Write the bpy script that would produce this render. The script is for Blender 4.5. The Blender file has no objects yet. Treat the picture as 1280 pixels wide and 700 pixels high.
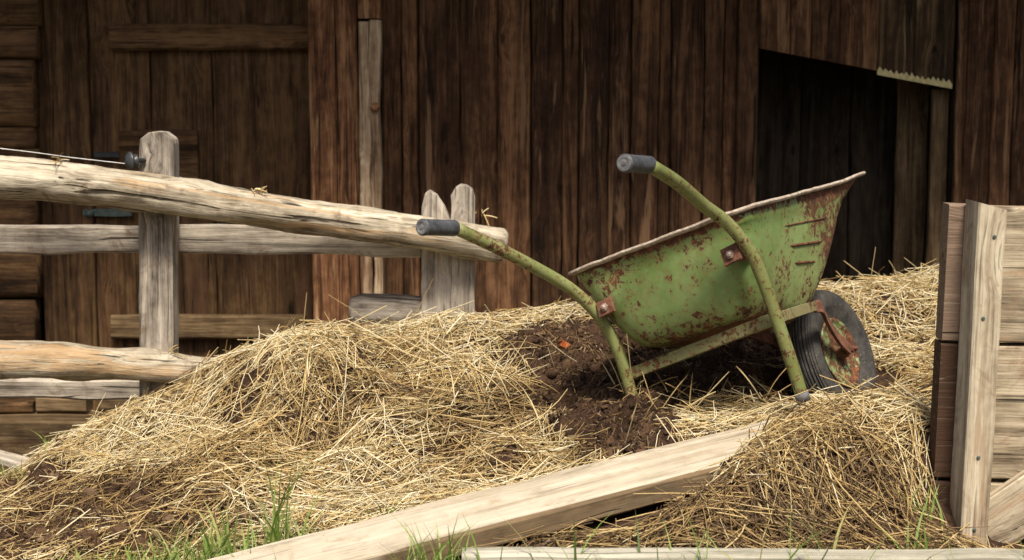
import bpy, bmesh, math, random
import numpy as np
from mathutils import Vector, Matrix
random.seed(7); rng = np.random.default_rng(11)
S = bpy.context.scene; COL = S.collection
PI = math.pi
# ------------------------------------------------------------------ camera frame
CZ = 1.15; TH = math.radians(7.5); F = 1955.0
def at(px, py, Y):
    u = (px-640)/F; v = (py-350)/F
    d = np.array([u, -math.sin(TH)*v+math.cos(TH), -math.cos(TH)*v-math.sin(TH)])
    p = d*(Y/d[1]); p[2] += CZ
    return p
def pix(X, Y, Z):
    Z = Z-CZ
    dep = Y*math.cos(TH)-Z*math.sin(TH)
    return 640+F*X/dep, 350+F*(-Y*math.sin(TH)-Z*math.cos(TH))/dep
# ------------------------------------------------------------------ value noise
def _h(ix, iy, s):
    n = (ix*374761393+iy*668265263+s*1274126177) & 0x7fffffff
    n = ((n ^ (n >> 13))*1274126177) & 0x7fffffff
    return ((n ^ (n >> 16)) & 0xffff)/65535.0
def vnoise(x, y, s=0):
    x = np.asarray(x, float); y = np.asarray(y, float)
    ix = np.floor(x).astype(np.int64); iy = np.floor(y).astype(np.int64)
    fx = x-ix; fy = y-iy; fx = fx*fx*(3-2*fx); fy = fy*fy*(3-2*fy)
    a = _h(ix, iy, s); b = _h(ix+1, iy, s); c = _h(ix, iy+1, s); d = _h(ix+1, iy+1, s)
    return (a*(1-fx)+b*fx)*(1-fy)+(c*(1-fx)+d*fx)*fy
def fbm(x, y, s=0, o=4):
    r = 0; a = .5; t = 0
    for k in range(o):
        r = r+a*vnoise(np.asarray(x)*2**k, np.asarray(y)*2**k, s+k); t += a; a *= .5
    return r/t
# ------------------------------------------------------------------ objects
def tag(o, label=None, cat=None, group=None, kind=None):
    if label: o['label'] = label
    if cat: o['category'] = cat
    if group: o['group'] = group
    if kind: o['kind'] = kind
    return o
def empty(name, loc=(0, 0, 0)):
    o = bpy.data.objects.new(name, None); COL.objects.link(o); o.location = loc; return o
class MB:
    def __init__(s): s.v = []; s.f = []; s.g = []; s.r = []
    def add(s, vs, fs, gs=None, rnd=0.0):
        n = len(s.v); s.v += [tuple(map(float, p)) for p in vs]
        s.f += [tuple(int(i)+n for i in f) for f in fs]
        s.g += [tuple(map(float, p)) for p in (gs if gs is not None else vs)]
        if hasattr(rnd, '__len__'): s.r += [float(q) for q in rnd]
        else: s.r += [float(rnd)]*len(vs)
    def build(s, name, mat, parent=None, smooth=False, off=None):
        me = bpy.data.meshes.new(name)
        v = s.v
        if off is not None: v = [(p[0]-off[0], p[1]-off[1], p[2]-off[2]) for p in v]
        me.from_pydata(v, [], s.f)
        a = me.attributes.new('gc', 'FLOAT_VECTOR', 'POINT'); a.data.foreach_set('vector', np.array(s.g, 'f').ravel())
        a = me.attributes.new('rnd', 'FLOAT', 'POINT'); a.data.foreach_set('value', np.array(s.r, 'f'))
        me.materials.append(mat); me.update()
        if smooth: me.polygons.foreach_set('use_smooth', [True]*len(me.polygons))
        o = bpy.data.objects.new(name, me); COL.objects.link(o)
        if parent: o.parent = parent
        return o
def unit(a): a = np.array(a, float); return a/(np.linalg.norm(a)+1e-12)
def plank(mb, p0, p1, W, wid, thk, seg=14, jit=.004, bev=.005, rnd=None, wid1=None, warp=.0, endslope=(0, 0)):
    """board from p0 to p1 (axis centre line); W = width direction"""
    p0 = np.array(p0, float); p1 = np.array(p1, float)
    L = np.linalg.norm(p1-p0); A = unit(p1-p0); W = unit(np.array(W)-A*np.dot(W, A)); T = np.cross(A, W)
    rnd = random.random() if rnd is None else rnd
    wid1 = wid if wid1 is None else wid1
    vs = []; gs = []; ph = random.random()*99
    for i in range(seg+1):
        t = i/seg; w = (wid+(wid1-wid)*t)/2; h = thk/2
        jl = (vnoise(t*L*7, ph, 3)-.5)*2*jit; jr = (vnoise(t*L*7, ph+50, 3)-.5)*2*jit
        b = min(bev, w*.45, h*.45)
        wo = math.sin(t*PI)*warp
        sec = [(-w+b+jl, -h), (w-b+jr, -h), (w+jr, -h+b), (w+jr, h-b), (w-b+jr, h), (-w+b+jl, h), (-w+jl, h-b), (-w+jl, -h+b)]
        for (a, c) in sec:
            cc = c+(vnoise(t*L*9, ph+a*30, 8)-.5)*jit*.7
            x = t*L
            if i == 0: x += endslope[0]*a
            if i == seg: x += endslope[1]*a
            q = p0+A*x+W*(a+wo)+T*cc
            vs.append(q); gs.append((x, a, c))
    fs = []
    for i in range(seg):
        for k in range(8):
            a = i*8+k; b = i*8+(k+1) % 8; fs.append((a, b, b+8, a+8))
    n = len(vs)
    fs.append(tuple(range(7, -1, -1))); 
    fs.append(tuple(range(n-8, n)))
    mb.add(vs, fs, gs, rnd)
def catmull(P, n=8):
    P = [np.array(p, float) for p in P]; Q = [2*P[0]-P[1]]+P+[2*P[-1]-P[-2]]; out = []
    for i in range(1, len(Q)-2):
        for k in range(n):
            t = k/n; a, b, c, d = Q[i-1], Q[i], Q[i+1], Q[i+2]
            out.append(.5*(2*b+(c-a)*t+(2*a-5*b+4*c-d)*t*t+(3*b-a-3*c+d)*t**3))
    out.append(P[-1]); return out
def fillet(P, r, n=7):
    P = [np.array(p, float) for p in P]; out = [P[0]]
    for i in range(1, len(P)-1):
        a = unit(P[i-1]-P[i]); b = unit(P[i+1]-P[i]); rr = r[i-1] if hasattr(r, '__len__') else r
        rr = min(rr, np.linalg.norm(P[i-1]-P[i])*.49, np.linalg.norm(P[i+1]-P[i])*.49)
        p = P[i]+a*rr; q = P[i]+b*rr
        for k in range(n+1):
            t = k/n; out.append((1-t)**2*p+2*t*(1-t)*P[i]+t*t*q)
    out.append(P[-1]); return out
def sweep(mb, P, rad, n=16, sec=None, cap=True, rnd=None, up=(0, 0, 1), bump=0, closed=False):
    """rad: number or list; sec: list of (a,b) unit section; P: list of points"""
    P = [np.array(p, float) for p in P]; m = len(P)
    rnd = random.random() if rnd is None else rnd
    if sec is None: sec = [(math.cos(2*PI*k/n), math.sin(2*PI*k/n)) for k in range(n)]
    n = len(sec); vs = []; gs = []; prevN = None; s = 0
    ph = random.random()*50
    for i in range(m):
        if closed: T = unit(P[(i+1) % m]-P[i-1])
        else: T = unit(P[min(i+1, m-1)]-P[max(i-1, 0)])
        if prevN is None: N = unit(np.cross(T, up)); 
        else: N = unit(prevN-T*np.dot(prevN, T))
        if closed or bump < 0: N = unit(np.cross(T, up))
        prevN = N; B = np.cross(T, N)
        if i: s += np.linalg.norm(P[i]-P[i-1])
        r = rad[i] if hasattr(rad, '__len__') else rad
        for k, (a, b) in enumerate(sec):
            rr = r
            if bump > 0:
                an = math.atan2(b, a)
                rr = r*(1+bump*(fbm(s*7+math.sin(an)*.8, (math.cos(an)+2)*1.8+ph, 5, 4)-.5)*1.6+bump*.6*(vnoise(s*1.6+an*.3, ph, 9)-.5))
            vs.append(P[i]+N*a*rr+B*b*rr); gs.append((s, a*rr, b*rr))
    fs = []
    for i in range(m if closed else m-1):
        for k in range(n):
            a = i*n+k; b = i*n+(k+1) % n; c = ((i+1) % m)*n+(k+1) % n; d = ((i+1) % m)*n+k
            fs.append((a, b, c, d))
    if cap and not closed:
        fs.append(tuple(range(n-1, -1, -1))); fs.append(tuple(range((m-1)*n, m*n)))
    mb.add(vs, fs, gs, rnd)
def lathe(mb, prof, c, axis, n=40, rnd=0, ref=(0, 0, 1)):
    """prof list of (axial, radius); around c along axis"""
    c = np.array(c, float); A = unit(axis); U = unit(np.cross(A, ref)); V = np.cross(A, U)
    vs = []; fs = []
    m = len(prof)
    for (a, r) in prof:
        for k in range(n):
            t = 2*PI*k/n; vs.append(c+A*a+(U*math.cos(t)+V*math.sin(t))*r)
    for i in range(m-1):
        for k in range(n):
            fs.append((i*n+k, i*n+(k+1) % n, (i+1)*n+(k+1) % n, (i+1)*n+k))
    if prof[0][1] > 1e-6: fs.append(tuple(range(n-1, -1, -1)))
    if prof[-1][1] > 1e-6: fs.append(tuple(range((m-1)*n, m*n)))
    mb.add(vs, fs, None, rnd)
# ------------------------------------------------------------------ materials
class NT:
    def __init__(s, name):
        s.m = bpy.data.materials.new(name); s.m.use_nodes = True; s.t = s.m.node_tree
        s.b = s.t.nodes['Principled BSDF']
    def n(s, typ, **kw):
        x = s.t.nodes.new(typ)
        for k, v in kw.items():
            if k in x.inputs.keys(): pass
            setattr(x, k, v)
        return x
    def l(s, a, b): s.t.links.new(a, b)
    def put(s, sock, v):
        if isinstance(v, bpy.types.NodeSocket): s.l(v, sock)
        else: sock.default_value = v
    def attr(s, name, out='Vector'):
        x = s.n('ShaderNodeAttribute'); x.attribute_name = name; return x.outputs[out]
    def math(s, op, a, b=0.0, clamp=False):
        x = s.n('ShaderNodeMath', operation=op, use_clamp=clamp); s.put(x.inputs[0], a); s.put(x.inputs[1], b); return x.outputs[0]
    def vec(s, op, a, b):
        x = s.n('ShaderNodeVectorMath', operation=op); s.put(x.inputs[0], a); s.put(x.inputs[1], b); return x.outputs[0]
    def noise(s, v, scale, detail=4, rough=.55, dist=0, out=0):
        x = s.n('ShaderNodeTexNoise'); s.put(x.inputs['Vector'], v); x.inputs['Scale'].default_value = scale
        x.inputs['Detail'].default_value = detail; x.inputs['Roughness'].default_value = rough; x.inputs['Distortion'].default_value = dist
        return x.outputs[out]
    def ramp(s, f, stops):
        x = s.n('ShaderNodeValToRGB'); s.put(x.inputs[0], f); e = x.color_ramp.elements
        while len(e) < len(stops): e.new(.5)
        for i, (p, c) in enumerate(stops):
            e[i].position = p; e[i].color = (tuple(c)+(1,))[:4] if hasattr(c, '__len__') else (c, c, c, 1)
        return x.outputs[0]
    def mix(s, f, a, b, mode='MIX'):
        x = s.n('ShaderNodeMix', data_type='RGBA', blend_type=mode); s.put(x.inputs[0], f)
        for k, v in ((6, a), (7, b)):
            if isinstance(v, bpy.types.NodeSocket): s.l(v, x.inputs[k])
            else: x.inputs[k].default_value = (tuple(v)+(1,))[:4]
        return x.outputs[2]
    def bump(s, h, dist=.01, strength=1, normal=None):
        x = s.n('ShaderNodeBump'); s.put(x.inputs['Height'], h); x.inputs['Distance'].default_value = dist; x.inputs['Strength'].default_value = strength
        if normal is not None: s.l(normal, x.inputs['Normal'])
        return x.outputs[0]
    def done(s, col, rough=.8, normal=None, spec=.3, metal=0):
        s.put(s.b.inputs['Base Color'], col if isinstance(col, bpy.types.NodeSocket) else (tuple(col)+(1,))[:4]); s.put(s.b.inputs['Roughness'], rough)
        s.b.inputs['Specular IOR Level'].default_value = spec; s.put(s.b.inputs['Metallic'], metal)
        if normal is not None: s.l(normal, s.b.inputs['Normal'])
        return s.m
def wood(name, cd, cm, cl, bumpd=.004, fine=1., patch=None, patch_amt=0., var=.35, knots=True, grime=None, pz=.55, stain=None, edge=None, ckt=0., crack=1., rough=.85):
    N = NT(name); gc = N.attr('gc'); rnd = N.attr('rnd', 'Fac')
    x = N.n('ShaderNodeCombineXYZ'); N.put(x.inputs[0], N.math('MULTIPLY', rnd, 31.7)); N.put(x.inputs[1], N.math('MULTIPLY', rnd, 17.3)); N.put(x.inputs[2], N.math('MULTIPLY', rnd, 7.9))
    g = N.vec('ADD', gc, x.outputs[0])
    # knots warp the grain
    kv = N.n('ShaderNodeTexVoronoi'); kv.feature = 'F1'; kv.inputs['Scale'].default_value = 1; kv.inputs['Randomness'].default_value = 1
    N.l(N.vec('MULTIPLY', g, (2.3, 6.5, 3)), kv.inputs['Vector']); kd = kv.outputs['Distance']
    ksw = N.ramp(kd, [(0.0, 1), (.1, .75), (.30, 0)])
    w = N.n('ShaderNodeCombineXYZ'); N.put(w.inputs[1], N.math('MULTIPLY', ksw, .035 if knots else 0)); N.put(w.inputs[2], N.math('MULTIPLY', ksw, .02 if knots else 0))
    g2 = N.vec('ADD', g, w.outputs[0])
    n1 = N.noise(N.vec('MULTIPLY', g2, (.9, 15, 13)), 1, 6, .62, 1.3)
    n2 = N.noise(N.vec('MULTIPLY', g2, (7, 210*fine, 160*fine)), 1, 3, .6, .3)
    n3 = N.noise(N.vec('MULTIPLY', g, (.9, 4, 4)), 1, 4, .6, .4)
    n4 = N.noise(N.vec('MULTIPLY', g2, (1.7, 42, 42)), 1, 2, .5, .8)
    n5 = N.noise(N.vec('MULTIPLY', g, (14, 22, 22)), 1, 5, .65, .2)
    base = N.math('ADD', N.math('MULTIPLY', n1, .55), N.math('ADD', N.math('MULTIPLY', n2, .24), N.math('MULTIPLY', n3, .31)))
    base = N.math('ADD', base, N.math('MULTIPLY', N.math('SUBTRACT', n5, .5), .26))
    col = N.ramp(base, [(.42, cd), (.54, cm), (.66, cl)])
    wn = N.n('ShaderNodeTexWhiteNoise', noise_dimensions='1D'); N.l(rnd, wn.inputs['W'])
    bv = N.math('ADD', N.math('MULTIPLY', wn.outputs['Value'], var), 1-var*.5)
    cb = N.n('ShaderNodeCombineXYZ')
    for k in range(3): N.put(cb.inputs[k], bv)
    col = N.mix(1, col, cb.outputs[0], 'MULTIPLY')
    if patch:
        pn = N.noise(N.vec('MULTIPLY', g, (1.1, 16, 10)), 1, 5, .65, .5)
        col = N.mix(N.math('MULTIPLY', N.ramp(pn, [(pz, 0), (pz+.06, 1)]), patch_amt), col, patch)
    if grime:
        gn = N.noise(g, 9, 6, .7, .5)
        col = N.mix(N.math('MULTIPLY', N.ramp(gn, [(.55, 0), (.68, 1)]), .75), col, grime)
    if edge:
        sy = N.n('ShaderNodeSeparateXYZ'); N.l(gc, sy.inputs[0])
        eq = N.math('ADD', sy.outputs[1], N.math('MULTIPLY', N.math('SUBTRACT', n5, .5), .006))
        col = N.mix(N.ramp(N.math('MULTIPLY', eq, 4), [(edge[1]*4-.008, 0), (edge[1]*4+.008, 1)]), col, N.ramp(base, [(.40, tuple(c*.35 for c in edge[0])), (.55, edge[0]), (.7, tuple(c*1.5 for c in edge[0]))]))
    if stain: # a stain that covers one end of the board (along the length)
        sx = N.n('ShaderNodeSeparateXYZ'); N.l(gc, sx.inputs[0])
        q = N.math('ADD', sx.outputs[0], N.math('MULTIPLY', N.math('SUBTRACT', N.noise(g, 25, 3), .5), .03))
        col = N.mix(N.ramp(q, [(stain[1], 1), (stain[1]+.015, 0)]), col, N.mix(n5, tuple(c*.5 for c in stain[0]), stain[0]))
    ck = N.ramp(n4, [(.27+ckt, 1), (.32+ckt, 0)])
    n6 = N.noise(N.vec('MULTIPLY', g2, (3.1, 115, 115)), 1, 3, .55, .5)
    fk = N.ramp(n6, [(.33, 1), (.40, 0)]); col = N.mix(N.math('MULTIPLY', fk, .62*min(1, crack+.15)), col, tuple(c*.45 for c in cd))
    hl = N.ramp(n6, [(.60, 0), (.70, 1)]); col = N.mix(N.math('MULTIPLY', hl, .35), col, cl)
    ck2 = N.math('MULTIPLY', ck, .8*crack)
    kn = N.ramp(kd, [(.045, 1), (.085, 0)]) if knots else 0.0
    col = N.mix(ck2, col, tuple(c*.35 for c in cd))
    if knots: col = N.mix(N.math('MULTIPLY', kn, .75), col, tuple(c*.5 for c in cd))
    h = N.math('SUBTRACT', N.math('ADD', N.math('MULTIPLY', n1, .6), N.math('MULTIPLY', n2, .4)), N.math('MULTIPLY', ck, .9))
    h = N.math('ADD', h, N.math('MULTIPLY', n5, .25))
    return N.done(col, rough, N.bump(h, bumpd, 1), .2)
M = {}
M['barn'] = wood('barn_wood', (.013, .0066, .0033), (.064, .031, .0148), (.175, .09, .044), .006, .8, (.28, .165, .09), .65, .85, pz=.575)
M['barn_warm'] = wood('barn_post_wood', (.030, .013, .007), (.15, .068, .032), (.36, .19, .095), .009, .8, (.46, .28, .15), .7, .25, pz=.55, ckt=.04)  # warm brown corner post timber, its own streaky wood colour
M['barn_pale'] = wood('weathered_strip_wood', (.10, .06, .035), (.36, .25, .155), (.62, .49, .34), .008, .9, (.13, .06, .03), .85, .3, pz=.52)
M['barn_grey'] = wood('aged_grey_brown_wood', (.035, .022, .011), (.10, .066, .034), (.21, .145, .08), .006, .8, (.045, .02, .009), .7, .6)
M['barn_door'] = wood('door_wood', (.019, .010, .0045), (.080, .043, .019), (.18, .105, .048), .004, .8, (.10, .05, .03), .5, .5)
M['barn_green'] = wood('dark_greenish_wood', (.014, .009, .0045), (.046, .028, .014), (.13, .085, .04), .006, .8, (.30, .22, .12), .8, .5, pz=.58)
M['binred'] = wood('bin_plank_end_stain_wood', (.09, .068, .045), (.29, .24, .17), (.48, .415, .31), .004, 1., (.30, .18, .10), .5, .2, stain=((.27, .19, .14), .045), grime=(.26, .17, .11))
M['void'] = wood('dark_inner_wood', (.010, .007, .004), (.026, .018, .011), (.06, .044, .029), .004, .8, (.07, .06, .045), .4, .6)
M['fence'] = wood('grey_weathered_wood', (.09, .076, .062), (.30, .265, .225), (.53, .48, .41), .005, .9, (.36, .24, .14), .3, .2, ckt=.03, grime=(.13, .085, .055), pz=.58)
M['log'] = wood('debarked_log_wood', (.12, .094, .064), (.345, .305, .235), (.58, .53, .43), .009, .7, (.42, .26, .12), .6, .15, grime=(.12, .078, .048), pz=.56, crack=1.2, ckt=.05)
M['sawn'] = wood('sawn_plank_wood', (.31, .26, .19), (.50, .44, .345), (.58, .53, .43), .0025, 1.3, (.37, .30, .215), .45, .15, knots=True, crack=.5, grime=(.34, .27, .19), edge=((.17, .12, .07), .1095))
M['bin'] = wood('bin_plank_wood', (.09, .068, .045), (.29, .24, .17), (.48, .415, .31), .004, 1., (.30, .18, .10), .5, .2, stain=((.085, .047, .03), .045), grime=(.26, .17, .11))
M['binpost'] = wood('bin_post_wood', (.17, .132, .088), (.42, .355, .262), (.62, .56, .43), .005, 1., (.33, .22, .14), .6, .15, knots=True, crack=.8, grime=(.22, .145, .09))
M['kerb'] = wood('pale_timber_wood', (.24, .23, .18), (.40, .385, .32), (.54, .52, .44), .004, 1., (.25, .24, .19), .5, .2, grime=(.2, .19, .15), knots=False)
def paint_mat(name, green, green2, rustbias=0., rough=.5, scale=1., thr=.60):
    N = NT(name); tc = N.n('ShaderNodeTexCoord').outputs['Object']; rb = N.attr('rnd', 'Fac')
    big = N.noise(tc, 5*scale, 4, .6, .4); mid = N.noise(tc, 38*scale, 8, .74, .5); fin = N.noise(tc, 110*scale, 5, .7)
    m = N.math('ADD', N.math('MULTIPLY', mid, .72), N.math('ADD', N.math('MULTIPLY', big, .35), N.math('MULTIPLY', fin, .12)))
    m = N.math('ADD', m, N.math('ADD', N.math('MULTIPLY', rb, .30), rustbias))
    mask = N.ramp(m, [(thr+.065, 0), (thr+.085, 1)]); halo = N.ramp(m, [(thr-.03, 0), (thr+.08, 1)])
    v = N.n('ShaderNodeTexVoronoi'); v.inputs['Scale'].default_value = 75*scale; N.l(N.vec('ADD', tc, N.vec('MULTIPLY', N.noise(tc, 90, 3, out=1), (.03, .03, .03))), v.inputs['Vector'])
    spk = N.math('MULTIPLY', N.ramp(v.outputs['Distance'], [(.16, 1), (.28, 0)]), N.ramp(N.noise(tc, 11*scale, 3), [(.50, 0), (.58, 1)]))
    mask = N.math('MAXIMUM', mask, spk)
    g = N.mix(N.ramp(N.noise(tc, 3.2, 5, .6, .6), [(.38, 0), (.64, 1)]), green, green2)
    g = N.mix(N.math('MULTIPLY', N.ramp(N.noise(tc, 42, 6, .7), [(.45, 0), (.75, 1)]), .35), g, (.30, .34, .20))
    g = N.mix(N.math('MULTIPLY', halo, .5), g, (.20, .13, .05))
    rust = N.ramp(N.noise(tc, 55, 6, .7, .4), [(.3, (.03, .013, .009)), (.50, (.09, .036, .018)), (.62, (.20, .08, .034)), (.78, (.34, .18, .08))])
    col = N.mix(mask, g, rust)
    h = N.math('SUBTRACT', N.math('MULTIPLY', fin, .35), N.math('MULTIPLY', mask, .5))
    r = N.math('ADD', N.math('MULTIPLY', mask, .9-rough), N.math('ADD', rough-.06, N.math('MULTIPLY', mid, .16)))
    return N.done(col, r, N.bump(h, .0012, .9), .4)
M['tray'] = paint_mat('rusty_green_paint', (.095, .180, .045), (.23, .32, .12), .012, .38)
M['tube'] = paint_mat('rusty_green_tube_paint', (.13, .165, .045), (.24, .27, .11), -.045, .42, 1.9)
M['bar'] = paint_mat('rusty_bar_paint', (.15, .17, .07), (.22, .20, .10), .0, .55, 1.2)
M['disc'] = paint_mat('rusty_wheel_paint', (.18, .30, .12), (.30, .40, .22), -.13, .5, .7)
def simple(name, c1, c2, sc=30, rough=.8, bd=.002, spec=.25, metal=0, hi=None):
    N = NT(name); tc = N.n('ShaderNodeTexCoord').outputs['Object']
    a = N.noise(tc, sc, 6, .68, .4); b = N.noise(tc, sc*5, 4, .6)
    col = N.mix(N.ramp(a, [(.35, 0), (.68, 1)]), c1, c2)
    if hi: col = N.mix(N.ramp(b, [(.60, 0), (.72, 1)]), col, hi)
    return N.done(col, rough, N.bump(N.math('ADD', a, N.math('MULTIPLY', b, .5)), bd), spec, metal)
M['rust'] = simple('rust_metal', (.075, .033, .022), (.24, .11, .07), 45, .85, .0012, hi=(.25, .15, .11))
M['rustpale'] = simple('dusty_rim_rust', (.27, .20, .15), (.58, .52, .44), 60, .95, .005, hi=(.70, .64, .57))
M['tyre'] = simple('worn_rubber', (.022, .022, .023), (.07, .066, .060), 26, .75, .001, .35, hi=(.16, .14, .115))
M['grip'] = simple('grip_rubber', (.03, .033, .04), (.085, .09, .10), 40, .5, .0006, .4, hi=(.15, .15, .16))
M['gripcap'] = simple('grip_cap_rubber', (.07, .072, .078), (.20, .20, .21), 60, .6, .0008, .4)
M['bolt'] = simple('bolt_steel', (.22, .16, .13), (.45, .36, .31), 90, .55, .0006, .5, .3)
M['wire'] = simple('pale_wire', (.5, .5, .5), (.7, .7, .7), 30, .4, .0002)
M['plastic'] = simple('black_plastic', (.02, .022, .028), (.05, .055, .06), 30, .4, .0004, .5)
M['hinge'] = simple('grey_green_iron', (.05, .075, .07), (.11, .14, .13), 50, .6, .001)
M['trim'] = simple('pale_lichen_trim', (.42, .37, .17), (.66, .60, .34), 50, .9, .002)
M['manure'] = simple('dark_manure', (.022, .0125, .009), (.085, .048, .031), 42, .95, .012, .15, hi=(.16, .10, .065))
M['crumb'] = None
M['soil'] = simple('soil_with_thatch', (.035, .026, .015), (.09, .075, .04), 12, .95, .02, .1, hi=(.07, .10, .03))
M['leaf'] = simple('red_leaf', (.18, .025, .01), (.32, .12, .03), 80, .6, .001)
M['clod'] = simple('dry_clod', (.12, .075, .05), (.26, .18, .12), 90, .95, .003)
M['shading_roof'] = simple('roof_shingle_wood', (.05, .04, .03), (.11, .09, .07), 20, .9, .004)
def strand_mat(name, stops, rough=.55, trans=.0, spec=.35):
    N = NT(name); r = N.attr('rnd', 'Fac'); gc = N.attr('gc')
    col = N.ramp(r, stops)
    n = N.noise(N.vec('MULTIPLY', gc, (40, 1, 1)), 1, 3)
    col = N.mix(N.math('MULTIPLY', N.ramp(n, [(.45, 0), (.7, 1)]), .35), col, (.30, .19, .085))
    N.done(col, rough, None, spec)
    if trans:
        t = N.n('ShaderNodeBsdfTranslucent'); N.l(col, t.inputs[0]); mx = N.n('ShaderNodeMixShader'); mx.inputs[0].default_value = trans
        out = [q for q in N.t.nodes if q.type == 'OUTPUT_MATERIAL'][0]
        N.l(N.b.outputs[0], mx.inputs[1]); N.l(t.outputs[0], mx.inputs[2]); N.l(mx.outputs[0], out.inputs[0])
    return N.m
M['straw'] = strand_mat('straw_stem', [(0, (.075, .045, .025)), (.18, (.19, .125, .065)), (.38, (.39, .265, .11)), (.58, (.60, .445, .20)), (.78, (.76, .65, .38)), (1, (.86, .79, .58))], .5, .18)
N_ = NT('crumb_manure'); rr_ = N_.attr('rnd', 'Fac'); tc_ = N_.n('ShaderNodeTexCoord').outputs['Object']
cc_ = N_.ramp(rr_, [(0, (.014, .008, .005)), (.4, (.050, .028, .017)), (.75, (.13, .078, .045)), (1, (.27, .19, .12))])
nn_ = N_.noise(tc_, 240, 5, .7)
cc_ = N_.mix(N_.ramp(nn_, [(.4, .0), (.7, .55)]), cc_, (.17, .105, .065))
M['crumb'] = N_.done(cc_, .95, N_.bump(nn_, .006), .15)
M['grass'] = strand_mat('grass_blade', [(0, (.07, .13, .025)), (.4, (.17, .29, .05)), (.75, (.29, .42, .11)), (1, (.42, .42, .17))], .5, .35)
# ------------------------------------------------------------------ terrain
def terr(x, y):
    t = np.clip((np.asarray(y, float)-4.1)/2.6, 0, 1); t = t*t*(3-2*t)
    far = np.clip((np.asarray(y, float)-10)/30, 0, 1)
    return -.14-.55*t*(1-far)+(fbm(np.asarray(x)*1.3, np.asarray(y)*1.3, 40, 3)-.5)*.05
ax = np.array(sorted(set(list(np.linspace(-4, 4, 90))+[s*4*1.25**k for k in range(1, 21) for s in (-1, 1)])))
ay = np.array(sorted(set(list(np.linspace(-3, 9, 120))+[-3-1*1.5**k for k in range(1, 13)]+[9+1.0*1.45**k for k in range(1, 16)])))
GX, GY = np.meshgrid(ax, ay); GZ = terr(GX, GY)
nx, ny = len(ax), len(ay)
def grid_faces(nx, ny):
    i = np.arange(nx-1)[None, :]+np.arange(ny-1)[:, None]*nx
    return np.stack([i, i+1, i+1+nx, i+nx], -1).reshape(-1, 4)
def np_mesh(name, V, Fq, mat, rnd=None, gc=None, smooth=True):
    me = bpy.data.meshes.new(name); nv = len(V); nf = len(Fq); k = Fq.shape[1]
    me.vertices.add(nv); me.vertices.foreach_set('co', np.ascontiguousarray(V, 'f').ravel())
    me.loops.add(nf*k); me.loops.foreach_set('vertex_index', np.ascontiguousarray(Fq, 'i').ravel())
    me.polygons.add(nf); me.polygons.foreach_set('loop_start', np.arange(0, nf*k, k, dtype='i'))
    me.polygons.foreach_set('use_smooth', np.full(nf, smooth))
    if rnd is not None: me.attributes.new('rnd', 'FLOAT', 'POINT').data.foreach_set('value', np.ascontiguousarray(rnd, 'f'))
    if gc is not None: me.attributes.new('gc', 'FLOAT_VECTOR', 'POINT').data.foreach_set('vector', np.ascontiguousarray(gc, 'f').ravel())
    me.materials.append(mat); me.update(calc_edges=True); me.validate()
    o = bpy.data.objects.new(name, me); COL.objects.link(o); return o
o = np_mesh('ground', np.stack([GX.ravel(), GY.ravel(), GZ.ravel()], 1), grid_faces(nx, ny), M['soil'])
tag(o, kind='structure')
# ------------------------------------------------------------------ heap surface
CP = [(-120, 640, 4.6), (-20, 600, 4.75), (60, 566, 4.8), (120, 528, 4.85), (200, 490, 4.9), (290, 445, 4.95), (380, 412, 4.85), (480, 411, 5.0), (600, 400, 5.1), (700, 384, 5.3), (800, 378, 5.5), (950, 364, 5.6), (1080, 362, 5.7), (1175, 360, 5.7), (1300, 370, 5.7),
 (0, 645, 4.2), (0, 690, 3.75), (100, 600, 4.35), (100, 660, 3.9), (150, 700, 3.6), (220, 560, 4.45), (300, 500, 4.62), (300, 570, 4.22), (300, 640, 3.85), (300, 690, 3.52),
 (390, 450, 4.62), (400, 535, 4.42), (400, 600, 4.05), (430, 650, 3.78), (460, 450, 4.72), (500, 520, 4.38), (520, 590, 4.02), (560, 620, 3.84), (600, 440, 4.85), (600, 500, 4.5), (620, 560, 4.15), (640, 600, 3.9),
 (700, 430, 4.95), (700, 480, 4.65), (720, 530, 4.32), (750, 568, 4.0), (800, 548, 4.02), (787, 488, 4.44), (740, 400, 5.15), (850, 470, 4.75), (850, 520, 4.25), (920, 470, 4.7), (920, 515, 4.25), (960, 512, 4.15), (1003, 499, 4.06), (1010, 496, 4.3), (1000, 450, 5.0), (1060, 500, 4.55), (1110, 472, 4.75), (1130, 420, 5.1),
 (1010, 520, 3.97), (1080, 520, 4.05), (1140, 500, 4.2), (1200, 470, 4.5), (1050, 570, 3.78), (1000, 560, 3.8), (900, 600, 3.62), (960, 640, 3.52), (820, 640, 3.5), (880, 680, 3.38), (740, 672, 3.42), (660, 684, 3.36), (1080, 620, 3.62), (1050, 680, 3.4), (1150, 600, 3.8), (1150, 670, 3.45), (1250, 660, 3.6), (1280, 580, 4.0)]
pts = np.array([at(*c) for c in CP])
ex = [(x, 6.3, -.75) for x in (-2.6, -1.6, -.6, .4, 1.4, 2.6)]+[(x, 3.05, -.05) for x in (-1.8, -.9, 0, .9, 1.8)]+[(-2.4, 3.8, -.1), (-2.4, 5.2, -.45), (2.6, 4.0, .1), (2.6, 5.4, .2)]
pts = np.vstack([pts, np.array(ex)])
def tps_fit(P):
    n = len(P); d = np.linalg.norm(P[:, None, :2]-P[None, :, :2], axis=2); K = d*d*np.log(d+1e-9)+np.eye(n)*.0006
    A = np.zeros((n+3, n+3)); A[:n, :n] = K; A[:n, n] = 1; A[:n, n+1:] = P[:, :2]; A[n, :n] = 1; A[n+1:, :n] = P[:, :2].T
    return np.linalg.solve(A, np.concatenate([P[:, 2], [0, 0, 0]]))
Wt = tps_fit(pts)
hx = np.linspace(-2.3, 2.5, 400); hy = np.linspace(3.0, 6.4, 290)
HX, HY = np.meshgrid(hx, hy)
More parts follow.
